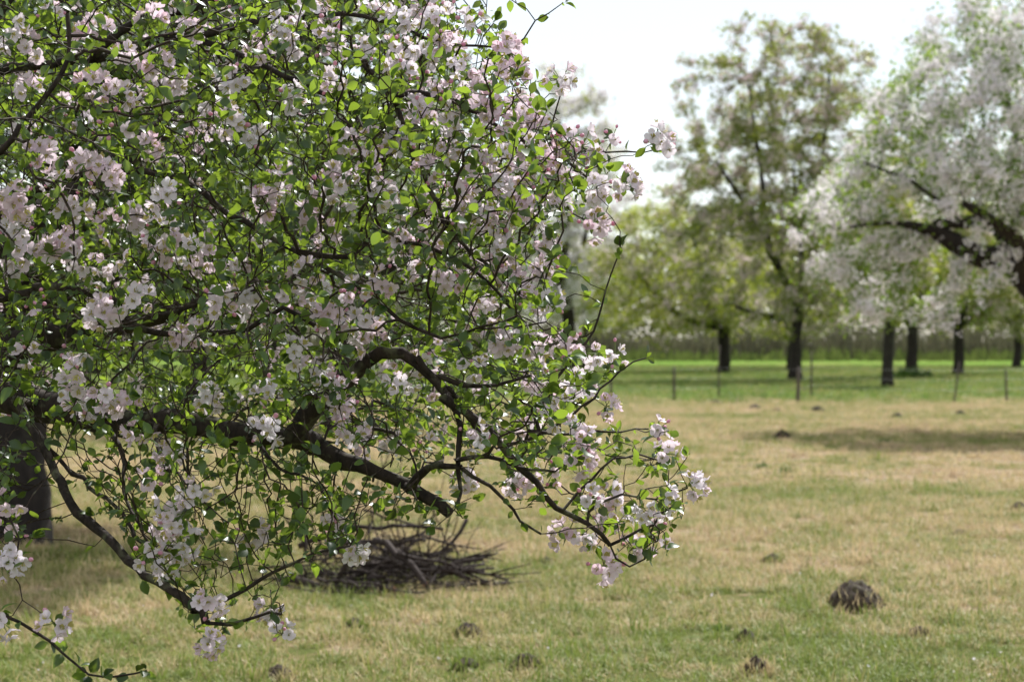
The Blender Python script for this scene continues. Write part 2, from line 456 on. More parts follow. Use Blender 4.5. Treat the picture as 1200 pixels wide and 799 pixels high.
def bud_tmpl(n=6):
    v, f, a, mi = [], [], [], []
    prof = [(0.0, -0.5), (0.26, -0.32), (0.40, 0.0), (0.33, 0.3), (0.0, 0.55)]
    for r, z in prof:
        for k in range(n):
            v.append((r * math.cos(k * 6.2832 / n), r * math.sin(k * 6.2832 / n), z)); a.append(0.25 + 0.5 * (0.5 - z) + 0.15 * (k % 2))
    for q in range(len(prof) - 1):
        for k in range(n):
            f.append((q * n + k, q * n + (k + 1) % n, (q + 1) * n + (k + 1) % n, (q + 1) * n + k)); mi.append(3 if q == 0 else 2)
    return Tmpl(v, f, a, mi)
BUD = bud_tmpl()
PMATS = [M['petal'], M['stamen'], M['bud'], M['stem']]
def stalk_tmpl(p0, p1, r=0.0011):
    v, fl, ft = tube_arrays([p0, (np.array(p0) + np.array(p1)) / 2 + np.array([0, 0, 0.003]), p1], [r, r, r * 1.2], 3, False)
    return Tmpl(v, fl.reshape(-1, 4).tolist(), np.zeros(len(v)), [3] * (len(fl) // 4))
def mat_to(pos, dirv, size, spin):
    q = Vector(dirv).to_track_quat('Z', 'Y') @ Quaternion((0, 0, 1), spin)
    return Matrix.Translation(pos) @ q.to_matrix().to_4x4() @ Matrix.Scale(size, 4)
def cluster_variant(seed, nfl, nbud):
    """corymb of flowers round the spur tip; +Z outward. Returns (stalks+buds template, [(flower kind, matrix)], all merged)"""
    rd = random.Random(seed); small, fl = [], []
    for k in range(nfl + nbud):
        ang = k * 2.399 + rd.uniform(-0.4, 0.4); pol = math.sqrt((k + 0.4) / (nfl + nbud)) * 1.35 + rd.uniform(-0.12, 0.12)
        d = Vector((math.sin(pol) * math.cos(ang), math.sin(pol) * math.sin(ang), math.cos(pol)))
        L = rd.uniform(0.022, 0.036); p = d * L
        small.append((stalk_tmpl((0, 0, 0), tuple(p)), None))
        if k >= nfl or (nbud and k == 0 and rd.random() < 0.3):
            small.append((BUD, mat_to(p + d * 0.006, d, rd.uniform(0.010, 0.014), 0)))
        else:
            dd = (d + Vector((rd.uniform(-.6, .6), rd.uniform(-.6, .6), rd.uniform(-.4, .4)))).normalized()
            fl.append((rd.choice([0, 1, 1, 2, 3, 4, 4]), mat_to(p, dd, rd.uniform(0.036, 0.044), rd.uniform(0, 6.28))))
    st = merge_tmpl(small); allm = merge_tmpl(small + [(FLOWER[i], m) for i, m in fl])
    return st, fl, allm
CLUST = [cluster_variant(100 + i, nf, nb) for i, (nf, nb) in enumerate([(7, 1), (7, 0), (6, 1), (6, 2), (4, 2), (9, 1), (3, 2), (6, 0), (8, 1), (2, 4)])]

# ------------------------------------------------------------------ the ground
def gz(x, y):
    w = 1.0 if y < 55 else max(0.0, (62 - y) / 7)
    return w * (0.035 * noise.noise((x * 0.35, y * 0.35, 1.7)) + 0.02 * noise.noise((x * 1.1, y * 1.1, 4.2)))
xs = np.unique(np.concatenate([[-3000, -900, -300, -120, -60, -35, -22], np.arange(-17, 17.01, 0.35), [22, 35, 60, 120, 300, 900, 3000]]))
ys = np.unique(np.concatenate([[-60, -20, -5, 2, 6], np.arange(8, 40, 0.35), np.arange(40, 66, 0.8), [75, 100, 150, 300, 800, 2000, 4500]]))
gv = [(x, y, gz(x, y) if abs(x) < 17.1 and 8 <= y < 62 else 0.0) for y in ys for x in xs]
nx, ny = len(xs), len(ys)
gi = (np.arange(ny - 1)[:, None] * nx + np.arange(nx - 1)[None]).ravel()
gq = np.stack([gi, gi + 1, gi + 1 + nx, gi + nx], -1)
ground = link(bpy.data.objects.new('ground', np_mesh('ground', gv, gq.ravel(), np.full(len(gq), 4), [M['ground']])))
tag(ground, 'dry tan and green grazed pasture under the apple trees', 'ground', kind='structure')
FY = 64.0                                                        # the fence line
mxs = np.linspace(-150, 150, 301); edge = [FY + 0.2 + 7.0 * noise.noise((x * 0.21, 3.3, 0)) + 6.0 * noise.noise((x * 0.8, 9.3, 0)) for x in mxs]
mv = [(x, e, 0.012) for x, e in zip(mxs, edge)] + [(x, 205.0, 0.012) for x in mxs]
k = np.arange(300); mq = np.stack([k, k + 1, k + 302, k + 301], -1)
meadow = link(bpy.data.objects.new('meadow', np_mesh('meadow', mv, mq.ravel(), np.full(300, 4), [M['meadow']])))
tag(meadow, 'lush green meadow beyond the wire fence', 'meadow', kind='structure')

# blades of the pasture: instanced tufts
def tuft_mesh(name, n, h, spread, flat, wid, seed, mat):
    rd = random.Random(seed); v, f, t = [], [], []
    for k in range(n):
        a = rd.uniform(0, 6.283); r = spread * math.sqrt(rd.random()); x, y = r * math.cos(a), r * math.sin(a)
        b = rd.uniform(0, 6.283); lean = rd.uniform(0.2, 1.0) * flat; L = h * rd.uniform(0.5, 1.15); w = wid * rd.uniform(0.7, 1.3)
        dx, dy = math.cos(b), math.sin(b); o = len(v); tt = rd.random()
        for s, ww in ((0, 1), (0.5, 0.85), (1, 0.05)):
            hx = math.sin(lean * (0.4 + 0.6 * s)) * L * s; hz = math.cos(lean * (0.4 + 0.6 * s)) * L * s
            cxp, cyp = x + dx * hx, y + dy * hx
            v += [(cxp - dy * w * ww, cyp + dx * w * ww, hz - 0.004), (cxp + dy * w * ww, cyp - dx * w * ww, hz - 0.004)]; t += [tt, tt]
        f += [(o, o + 1, o + 3, o + 2), (o + 2, o + 3, o + 5, o + 4)]
    fl = [i for q in f for i in q]
    return np_mesh(name, v, fl, [4] * len(f), [mat], False, {'tint': t})
def instancer(name, pts, rotz, scl, src_mesh, label, cat):
    me = bpy.data.meshes.new(name); me.vertices.add(len(pts)); me.vertices.foreach_set('co', np.asarray(pts, dtype=np.float32).ravel())
    for nm, ty, dat in (('rotz', 'FLOAT', rotz), ('scl', 'FLOAT', scl)):
        a = me.attributes.new(nm, ty, 'POINT'); a.data.foreach_set('value', np.asarray(dat, dtype=np.float32))
    o = link(bpy.data.objects.new(name, me)); src = bpy.data.objects.new(name + '_tuft', src_mesh)
    ng = bpy.data.node_groups.new(name + '_scatter', 'GeometryNodeTree')
    ng.interface.new_socket('Geometry', in_out='INPUT', socket_type='NodeSocketGeometry')
    ng.interface.new_socket('Geometry', in_out='OUTPUT', socket_type='NodeSocketGeometry')
    n = ng.nodes; L = ng.links
    gi_, go_ = n.new('NodeGroupInput'), n.new('NodeGroupOutput'); ip = n.new('GeometryNodeInstanceOnPoints')
    oi = n.new('GeometryNodeObjectInfo'); oi.inputs['Object'].default_value = src
    ra = n.new('GeometryNodeInputNamedAttribute'); ra.data_type = 'FLOAT'; ra.inputs['Name'].default_value = 'rotz'
    sa = n.new('GeometryNodeInputNamedAttribute'); sa.data_type = 'FLOAT'; sa.inputs['Name'].default_value = 'scl'
    cx = n.new('ShaderNodeCombineXYZ'); er = n.new('FunctionNodeEulerToRotation')
    L.new(gi_.outputs[0], ip.inputs['Points']); L.new(oi.outputs['Geometry'], ip.inputs['Instance'])
    L.new(ra.outputs['Attribute'], cx.inputs['Z']); L.new(cx.outputs[0], er.inputs[0]); L.new(er.outputs[0], ip.inputs['Rotation'])
    L.new(sa.outputs['Attribute'], ip.inputs['Scale']); L.new(ip.outputs[0], go_.inputs[0])
    md = o.modifiers.new('scatter', 'NODES'); md.node_group = ng
    tag(o, label, cat, kind='stuff'); return o
def field_points(n, y0, y1, margin):
    m = n * 2; y = np.sqrt(rng.uniform(y0 ** 2, y1 ** 2, m)); hw = y * 600 / F * 1.05 + margin; x = rng.uniform(-1, 1, m) * hw
    w = np.array([0.5 + 0.75 * noise.noise((a * 2.3, b_ * 1.6, 8.1)) + 0.35 * noise.noise((a * 7, b_ * 5, 2.1)) for a, b_ in zip(x, y)])
    ok = np.argsort(-(w + rng.uniform(-0.45, 0.45, m)))[:n]; x, y = x[ok], y[ok]
    z = [gz(a, b) for a, b in zip(x, y)]
    return np.stack([x, y, z], -1)
for nm, lab, n, y0, y1, h, sp, flat, wid, nb, sd_ in (
        ('pasture_grass', 'short mixed straw and green grass of the near pasture', 60000, 7.5, 24, 0.055, 0.06, 1.3, 0.0028, 16, 1),
        ('matted_grass', 'matted straw coloured grass lying over the near pasture', 32000, 7.5, 26, 0.10, 0.07, 1.6, 0.0026, 12, 2),
        ('far_pasture_grass', 'dry grass cover of the pasture towards the fence', 50000, 22, 70, 0.085, 0.15, 1.35, 0.005, 18, 3),
        ('tall_dry_grass', 'loose taller tufts of bleached grass standing over the pasture', 2000, 7.5, 62, 0.16, 0.07, 1.05, 0.0035, 22, 6),
        ('meadow_grass', 'taller green grass of the meadow beyond the fence', 32000, 58, 150, 0.16, 0.30, 1.0, 0.013, 16, 4)):
    pts = field_points(n, y0, y1, 4.0)
    if y1 > 65:
        e_ = np.interp(pts[:, 0], mxs, edge) + rng.normal(0, 2.2, n); ok = pts[:, 1] > e_ if nm == 'meadow_grass' else pts[:, 1] < e_ + 1.0
        pts = pts[ok]; n = len(pts)
    instancer(nm, pts, rng.uniform(0, 6.283, n), rng.uniform(0.6, 1.35, n), tuft_mesh(nm + '_tuft', nb, h, sp, flat, wid, sd_, M['mblade'] if nm == 'meadow_grass' else M['blade']), lab, 'grass')

# ------------------------------------------------------------------ the blossoming apple tree at the front
def build_front_tree():
    rnd = np.random.default_rng(11); rd = random.Random(11)
    root = empty('apple_tree', (-2.55, 7.15, 0))
    tag(root, 'pink and white blossoming apple tree with low boughs reaching over the pasture', 'tree')
    holder = (-2.55, 7.15, 0)
    sk = Skel(rnd)
    B = Vector(holder)
    crotch = Vector((-2.50, 7.10, 1.25))
    sk.path([(B + Vector((0.03, 0, -0.05)), 0.30), (B + Vector((0, 0, 0.12)), 0.22), (B + Vector((0.04, -0.02, 0.6)), 0.18), (crotch, 0.19)], 0.08, 0.004, name='trunk')
    def pp(pts, d0, d1, r0, r1, ex=0.75):
        n = len(pts); out = []; L = [0.0]
        for k in range(1, n): L.append(L[-1] + math.dist(pts[k], pts[k - 1]))
        for k, (x, y) in enumerate(pts):
            t = L[k] / L[-1]; out.append((P(x, y, d0 + (d1 - d0) * t), (r0 + (r1 - r0) * t ** ex) / 1000))
        return out
    def limb(pts, d0, d1, r0, r1, pre=None, wig=0.0045, ex=0.75):
        seq = pp(pts, d0, d1, r0, r1, ex)
        if pre: seq = [(Vector(a), r / 1000) for a, r in pre] + seq
        sk.path(seq, 0.045, wig)
    # thick low bough with the sawn end
    limb([(-110, 440), (0, 464), (100, 488), (200, 500), (290, 510), (350, 513), (400, 535), (440, 553), (480, 573), (527, 603)], 6.65, 5.95, 58, 13, ex=0.9, pre=[(crotch, 130), ((-2.2, 6.95, 1.42), 100)])
    limb([(345, 508), (360, 482), (385, 463), (405, 450), (425, 430), (445, 416), (470, 412), (488, 424), (503, 440), (519, 466), (533, 500), (533, 545), (537, 590)], 6.08, 5.8, 33, 4, ex=0.6)
    limb([(500, 437), (540, 448), (580, 452), (622, 440)], 5.92, 5.95, 10, 4)
    limb([(519, 466), (560, 492), (600, 530), (624, 565), (652, 593), (680, 611), (715, 639)], 5.87, 6.1, 13, 6)
    limb([(715, 639), (750, 621), (771, 600), (800, 590)], 6.1, 6.15, 5, 2.5)
    limb([(712, 637), (722, 655), (736, 664), (756, 655)], 6.1, 6.05, 4, 2.2)
    limb([(660, 598), (694, 562), (732, 534), (775, 540)], 6.03, 6.2, 5, 2.2)
    limb([(690, 600), (730, 580), (770, 585), (806, 572)], 6.07, 6.1, 4, 2.2)
    limb([(540, 548), (585, 583), (610, 611), (634, 626)], 5.8, 5.9, 6, 3)
    limb([(533, 540), (570, 535), (600, 545), (650, 553)], 5.8, 5.9, 7, 3)
    limb([(480, 573), (500, 552), (520, 545), (540, 548)], 5.98, 5.8, 14, 7)
    limb([(490, 420), (515, 450), (560, 500), (600, 520), (664, 488), (706, 460), (731, 442), (757, 420)], 5.9, 6.2, 9, 2)
    limb([(620, 505), (655, 510), (694, 505), (731, 507), (760, 503)], 6.0, 6.15, 5, 2)
    limb([(625, 480), (655, 440), (675, 414), (696, 388), (710, 341), (728, 291)], 6.05, 6.15, 5, 1.8, wig=0.001)
    # lower left branches
    limb([(20, 470), (50, 520), (66, 558), (95, 597), (154, 656), (196, 691), (241, 730)], 6.4, 5.6, 15, 11)
    limb([(241, 730), (270, 732), (297, 727), (330, 720)], 5.6, 5.55, 6, 3)
    limb([(225, 717), (259, 702), (325, 670), (367, 649), (410, 640)], 5.62, 5.55, 7, 2.5)
    limb([(60, 530), (95, 560), (130, 590), (170, 640), (200, 690)], 6.3, 5.75, 8, 5)
    limb([(110, 488), (140, 540), (150, 600), (180, 640)], 6.3, 5.7, 9, 3)
    limb([(-60, 690), (0, 722), (50, 755), (100, 785), (135, 793), (172, 786)], 5.7, 5.45, 6, 2.2, pre=[((-1.9, 6.6, 1.40), 22), ((-1.75, 6.1, 1.15), 12)])
    bare = set(sk.paths[-1][1])                                   # the low twig carries only its own spurs
    limb([(-80, 560), (-30, 590), (10, 610), (20, 650)], 5.5, 5.4, 5, 2.2, pre=[((-1.95, 6.7, 1.42), 16), ((-1.7, 6.1, 1.36), 9)])
    limb([(300, 512), (330, 545), (370, 560), (395, 610)], 6.1, 5.8, 7, 2.2)
    limb([(375, 465), (400, 490), (450, 500), (480, 535), (490, 560)], 6.0, 5.75, 8, 3)
    limb([(180, 498), (190, 540), (215, 560), (240, 600)], 6.25, 5.7, 8, 2.5)
    # upper limbs
    limb([(-120, 330), (0, 250), (90, 205), (189, 200), (245, 231), (298, 267), (351, 295), (414, 337), (450, 362), (517, 397)], 6.5, 5.75, 17, 4, pre=[(crotch, 110), ((-2.15, 6.9, 1.75), 34)])
    limb([(-130, 120), (0, 85), (100, 70), (207, 45), (245, 56), (298, 74), (333, 91), (368, 105), (414, 140), (450, 190)], 6.7, 6.0, 19, 5, pre=[(crotch, 100), ((-2.3, 7.0, 1.9), 45)])
    limb([(100, 70), (168, 20), (224, 10), (300, -30), (380, -80)], 6.4, 6.3, 14, 8)
    limb([(207, 45), (242, 38), (298, 25), (343, 21), (401, 53), (430, 80), (461, 112), (485, 179), (510, 228), (531, 274), (569, 309), (608, 351), (640, 350)], 6.3, 5.95, 13, 4)
    limb([(461, 112), (513, 114), (569, 140), (604, 161), (634, 160), (690, 175), (768, 176)], 6.05, 6.35, 10, 1.8)
    limb([(634, 160), (650, 175), (671, 193), (706, 216), (735, 222)], 6.2, 6.3, 6, 2)
    limb([(610, 165), (620, 210), (640, 235), (695, 262)], 6.2, 6.3, 6, 2)
    limb([(640, 165), (652, 130), (657, 97)], 6.2, 6.2, 3, 1.6)
    limb([(343, 21), (430, 20), (500, 45), (560, 50), (600, 55), (628, 25), (660, 4)], 6.2, 6.3, 9, 1.6)
    limb([(0, 172), (25, 140), (70, 84), (78, 40), (76, -30)], 5.6, 5.7, 8, 5, pre=[((-1.95, 6.6, 1.85), 24), ((-1.6, 6.0, 1.98), 12)])
    limb([(350, 295), (410, 300), (440, 270), (470, 285), (520, 300), (570, 330), (600, 370), (625, 405)], 5.85, 5.95, 8, 3)
    limb([(0, 350), (60, 335), (120, 350), (180, 370), (260, 352), (300, 340)], 6.3, 5.75, 16, 3, pre=[((-2.0, 6.85, 1.75), 40)])
    limb([(120, 350), (170, 385), (240, 395), (290, 385), (330, 365), (400, 400), (433, 420)], 6.15, 5.95, 11, 5)
    # limbs of the rest of the crown, away from the camera and out of frame
    for tip, mid in (((-4.6, 6.2, 2.6), (-3.4, 6.7, 1.9)), ((-4.2, 8.8, 2.9), (-3.3, 7.9, 2.0)), ((-2.2, 9.6, 3.0), (-2.4, 8.3, 2.0)), ((-0.6, 8.6, 2.9), (-1.6, 7.8, 2.1)),
                     ((-3.3, 5.2, 2.3), (-2.9, 6.2, 1.8)), ((-2.4, 7.3, 4.1), (-2.5, 7.2, 2.4)), ((-1.0, 7.0, 3.6), (-1.8, 7.0, 2.3)), ((-0.7, 7.9, 1.9), (-1.6, 7.5, 1.6))):
        sk.path([(crotch, 0.10), (Vector(mid), 0.055), (Vector(tip), 0.012)], 0.07, 0.008)
    # where the blossom clusters stand (measured on the photograph, then given the depth of the crown's outer face)
    CL = '''11,39 32,60 116,42 175,28 109,102 139,112 144,70 186,81 270,95 305,60 337,114 391,95 133,151 172,174 98,196 123,214 68,216 84,249 130,270 16,270 184,272
    196,232 288,168 265,147 386,218 319,218 404,167 21,235 267,7 386,53 365,21 391,210 434,167 469,168 492,246 471,88 492,67 524,60 531,140 520,116 576,88 590,60 612,140
    618,172 520,175 569,126 639,179 667,161 682,172 699,191 731,217 769,168 699,260 692,225 545,214 583,260 538,228 657,95 468,25 436,21 429,196 611,242 717,165 105,313
    128,306 193,299 217,295 186,270 7,323 35,348 74,288 123,369 165,353 281,321 260,353 291,351 361,320 368,341 340,355 379,372 25,414 91,413 95,439 109,474 123,460 144,474
    88,469 242,467 165,506 200,530 318,460 340,414 375,439 379,456 314,504 400,474 242,390 214,400 414,351 469,285 576,290 587,291 555,320 601,334 633,327 643,313 611,351
    641,355 569,365 566,398 587,400 548,432 625,407 622,435 468,453 411,355 387,379 433,397 422,379 394,456 415,507 636,477 657,484 675,446 699,414 720,418 710,477 552,511
    769,505 780,533 682,516 675,537 668,404 587,263 696,265 7,593 14,618 23,653 3,663 175,565 206,597 231,576 196,614 210,639 199,663 171,649 227,600 294,625 392,621 413,642
    245,705 318,709 331,744 245,751 63,730 3,726 542,562 615,553 673,537 666,628 687,586 711,576 750,593 764,614 774,586 808,569 708,663 764,649 736,646 708,614 648,555 600,565
    625,150 640,165 655,170 560,100 540,80 600,120 510,30 550,30 600,90 628,190 590,160 480,130 460,60 420,60 330,30 220,40 60,20 40,110 50,180 30,300 60,300 240,300 300,240 350,260
    440,230 500,200 560,190 580,220 620,270 640,290 655,215 500,300 530,260 450,330 520,330 590,230 655,245 560,250 605,205 630,215'''
    cl3 = []
    for tok in CL.split():
        x, y = map(int, tok.split(','))
        d = 5.45 + 0.62 * min(1, max(0, x / 750)) + rd.uniform(-0.12, 0.22)
        if y > 690 and x < 260: d = 5.5
        cl3.append(np.array(P(x, y, d)))
    # crown volume
    def inside(poly, x, y):
        c = False; n = len(poly)
        for i in range(n):
            (x1, y1), (x2, y2) = poly[i], poly[i - 1]
            if (y1 > y) != (y2 > y) and x < (x2 - x1) * (y - y1) / (y2 - y1) + x1: c = not c
        return c
    D1 = [(-40, -40), (580, -40), (605, 40), (620, 95), (668, 150), (715, 190), (708, 245), (660, 290), (655, 350), (672, 420), (705, 450), (690, 520), (655, 560), (560, 552), (500, 560), (455, 540), (400, 520), (300, 535), (100, 505), (-40, 490)]
    D2 = [(110, 500), (340, 520), (395, 560), (420, 640), (330, 690), (335, 735), (240, 755), (150, 655), (150, 570)]
    D3 = [(600, 520), (690, 500), (770, 500), (800, 540), (815, 600), (785, 655), (705, 660), (660, 600), (620, 625), (585, 585)]
    D4 = [(-40, 490), (20, 500), (40, 640), (-40, 680)]
    att = list(cl3)
    def fill(poly, n, dlo, dhi, shrink=0.0):
        xs_ = [p[0] for p in poly]; ys_ = [p[1] for p in poly]; c = 0; guard = 0
        while c < n and guard < n * 20:
            guard += 1
            x, y = rd.uniform(min(xs_), max(xs_)), rd.uniform(min(ys_), max(ys_)); d = dlo + (dhi - dlo) * rd.random() ** 1.25
            if not inside(poly, x + max(0, d - 6.3) * shrink, y + (max(0, d - 6.6) * 14 if y > 300 else 0)): continue
            p = P(x, y, d)
            if noise.noise((p.x * 2.6, p.y * 2.2, p.z * 2.6)) < -0.25: continue
            att.append(np.array(p)); c += 1
    D5 = [(300, 520), (400, 545), (470, 585), (560, 575), (545, 612), (480, 612), (400, 600), (330, 560)]
    D6 = [(40, 500), (160, 500), (170, 640), (110, 590)]
    fill(D1, 8800, 5.3, 7.6, 22); fill(D1, 3600, 7.2, 9.6, 22); fill(D2, 1100, 5.4, 6.6); fill(D3, 300, 5.8, 6.5); fill(D4, 110, 5.4, 6.2); fill(D5, 170, 5.6, 6.3); fill(D6, 150, 5.5, 6.4)
    cnt = 0
    while cnt < 2600:
        u = rnd.normal(0, 1, 3); u /= np.linalg.norm(u); q = np.array([-2.4, 7.2, 2.65]) + u * np.array([2.9, 2.7, 1.75]) * rnd.random() ** 0.4
        if q[2] < 1.0 or q[1] < 4.6: continue
        ix, iy = CX + F * q[0] / q[1], HY - F * (q[2] - CH) / q[1]
        if -30 < ix < 1230 and iy > -30: continue
        if ix > 560: continue
        att.append(q); cnt += 1
    sk.colonize(att, 0.042, 0.36, 0.060, 75, 0.30, (0, 0, 0.03), bare)
    # a short spur to each measured cluster
    A = np.array(sk.pos); spur_tips = []
    kd = KDTree(len(A))
    for i, p in enumerate(A): kd.insert(p, i)
    kd.balance()
    for c in cl3:
        co, i, d = kd.find(c)
        base = np.array(co); n = max(1, int(d / 0.04)); par = i
        for k_ in range(1, n + 1):
            q = base + (c - base) * (k_ / n) + (rnd.normal(0, 0.006, 3) if k_ < n else 0)
            sk.pos.append(q); sk.par.append(par); sk.key.append(0.0); sk.cid.append(-1); par = len(sk.pos) - 1
        spur_tips.append(par)
    sk.finish(0.0014, 2.35)
    n = len(sk.pos); Pn = sk.P
    root.location = holder; off = np.array(holder)
    def local(o):
        o.location = tuple(-off); return o
    # limbs and the larger grown branches as parts, the fine twigs as one mass
    def keep_children():
        for o in root.children: o.location = tuple(-off)
    limb_objects(sk, root, M['bark'], rnd, 0.10)
    big, small = [], []
    for ch in sk.chains:
        R = sk.r[ch].copy(); R[0] = R[1] if len(ch) > 1 else R[0]
        Lh = 0.045 * len(ch)
        (big if (R.max() > 0.0036 and Lh > 0.32) else small).append((Lh * R.max(), ch, R))
    big.sort(key=lambda b: -b[0]); small += big[220:]; big = big[:220]
    for _, ch, R in big: tubes_object('branch', [(Pn[ch], R)], M['twig'], root, 0.08, rnd)
    o = tubes_object('twigs', [(Pn[ch], R) for _, ch, R in small if len(ch) > 1], M['twig'], root); o['kind'] = 'stuff'
    # leaves
    LO, LD, LN, LS = [], [], [], []
    tips = [i for i in range(n) if not sk.kids[i]]
    tipset = set(tips); cset = set(spur_tips)
    def add_leaf(i, d, s):
        LO.append(Pn[i]); LD.append(d); LN.append(np.array([0, 0, 0.75]) + rnd.normal(0, 0.65, 3)); LS.append(s)
    axis = np.zeros_like(Pn)
    for i in range(n):
        if sk.par[i] >= 0: axis[i] = Pn[i] - Pn[sk.par[i]]
    axis = nrm(axis)
    extra_cl = []
    for i in range(n):
        if sk.r[i] > 0.0055: continue
        ax = axis[i]
        if i in cset:
            for k_ in range(rd.randint(3, 5)):
                v = rnd.normal(0, 1, 3) + ax * 0.2; add_leaf(i, v, rd.uniform(0.022, 0.042))
        elif i in tipset or rd.random() < 0.13:
            for k_ in range(rd.randint(3, 5)):
                v = rnd.normal(0, 0.8, 3) + ax * 0.8 + np.array([0, 0, 0.25]); add_leaf(i, v, 0.016 + 0.033 * rd.random() ** 1.4)
            if i in tipset:
                q = Pn[i]; ix, iy = CX + F * q[0] / q[1], HY - F * (q[2] - CH) / q[1]
                pr = 0.05 + (0.08 if (ix > 470 and iy < 320) else 0) + (0.03 if iy < 320 else 0)
                if ix < 0 or iy < 0: pr = 0.1
                if q[1] > 6.2 and rd.random() < pr: extra_cl.append(i)
        elif sk.key[i] > 0 and Pn[i][2] < 1.0 and Pn[i][0] < -0.95:
            for k_ in range(rd.choice([0, 1, 2, 4])):
                v = rnd.normal(0, 0.8, 3) + ax * 0.6; add_leaf(i, v, rd.uniform(0.024, 0.046))
        elif rd.random() < 0.5:
            v = rnd.normal(0, 0.8, 3) + ax * 0.5; add_leaf(i, v, rd.uniform(0.022, 0.042))
    LO = np.array(LO); LD = np.array(LD); LN = np.array(LN); LS = np.array(LS); nl = len(LO)
    LR = frames(LD, LN); which = rnd.integers(0, len(LEAF), nl); tint = rnd.random(nl)
    LO2 = LO
    # the 300 leaves that show largest: in frame, near, turned to the camera
    ix = CX + F * LO[:, 0] / LO[:, 1]; iy = HY - F * (LO[:, 2] - CH) / LO[:, 1]
    view = nrm(LO - np.array([0, 0, CH])); show = np.abs((LR[:, :, 2] * view).sum(-1)) * (LS / LO[:, 1]) ** 2
    show[(ix < 5) | (ix > 1195) | (iy < 5) | (iy > 795)] = 0
    show[LO[:, 1] > 5.95 + 0.25 * np.clip(ix / 750, 0, 1)] *= 0.15
    top = np.argsort(-show)[:300]; rest = np.ones(nl, bool); rest[top] = False
    lm = [[LEAF[k_].mesh('leaf', [M['leaf']], t) for t in (0.15, 0.5, 0.85)] for k_ in range(len(LEAF))]
    for i in top:
        o = bpy.data.objects.new('leaf', lm[which[i]][int(tint[i] * 2.99)]); link(o, root)
        m = np.eye(4); m[:3, :3] = LR[i] * LS[i]; m[:3, 3] = LO[i]; o['_m'] = 1
        o.matrix_local = Matrix(m.tolist())
    o = scatter('leaves', LEAF, which[rest], LO2[rest], LR[rest], LS[rest], [M['leaf']], root, tint[rest]); o['kind'] = 'stuff'
    # blossoms
    ctr = np.array([-1.3, 7.2, 2.0])
    ids = spur_tips + extra_cl
    CO, CD = [], []
    for i in ids:
        p = Pn[i]; v = nrm(p - ctr) * 0.5 + axis[i] * 0.4 + rnd.normal(0, 0.35, 3) + np.array([0, -0.35, 0.25]); CO.append(p); CD.append(nrm(v))
    CO = np.array(CO); CD = np.array(CD); nc = len(CO)
    cw = rnd.choice(len(CLUST), nc, p=[.13, .12, .12, .12, .08, .13, .06, .12, .09, .03]); ctint = rnd.random(nc)
    CR = frames(np.cross(CD, rnd.normal(0, 1, (nc, 3))), CD); CS = rnd.uniform(0.98, 1.28, nc)
    order = list(range(min(300, len(spur_tips)))); solo = set(order)
    near = sorted(order, key=lambda i: CO[i][1])[:55]; near = set(near)
    stm = {}; allm = {}; flm = {}
    for i in order:
        kx = int(cw[i]); tb = int(ctint[i] * 2.99); st, fl, am = CLUST[kx]
        m = np.eye(4); m[:3, :3] = CR[i] * CS[i]; m[:3, 3] = CO[i]
        if i in near:
            if kx not in stm: stm[kx] = st.mesh('blossom_cluster_stalks', PMATS, 0.5)
            o = bpy.data.objects.new('blossom_cluster', stm[kx]); link(o, root); o.matrix_local = Matrix(m.tolist())
            for fi, fm in fl:
                if (fi, tb) not in flm: flm[(fi, tb)] = FLOWER[fi].mesh('flower', PMATS, tb / 2)
                f_ = bpy.data.objects.new('flower', flm[(fi, tb)]); link(f_, o); f_.matrix_local = fm
        else:
            if (kx, tb) not in allm: allm[(kx, tb)] = am.mesh('blossom_cluster', PMATS, tb / 2)
            o = bpy.data.objects.new('blossom_cluster', allm[(kx, tb)]); link(o, root); o.matrix_local = Matrix(m.tolist())
    rest = np.array([i not in solo for i in range(nc)])
    o = scatter('blossom', [c[2] for c in CLUST], cw[rest], CO[rest], CR[rest], CS[rest], PMATS, root, ctint[rest]); o['kind'] = 'stuff'
    # the Empty stands at the tree's foot: undo its offset for parts given in world coordinates
    inv = Matrix.Translation(-Vector(holder))
    for o in root.children: o.matrix_parent_inverse = inv
    print('front tree: nodes', n, 'leaves', nl, 'clusters', nc, 'chains', len(sk.chains))
build_front_tree()

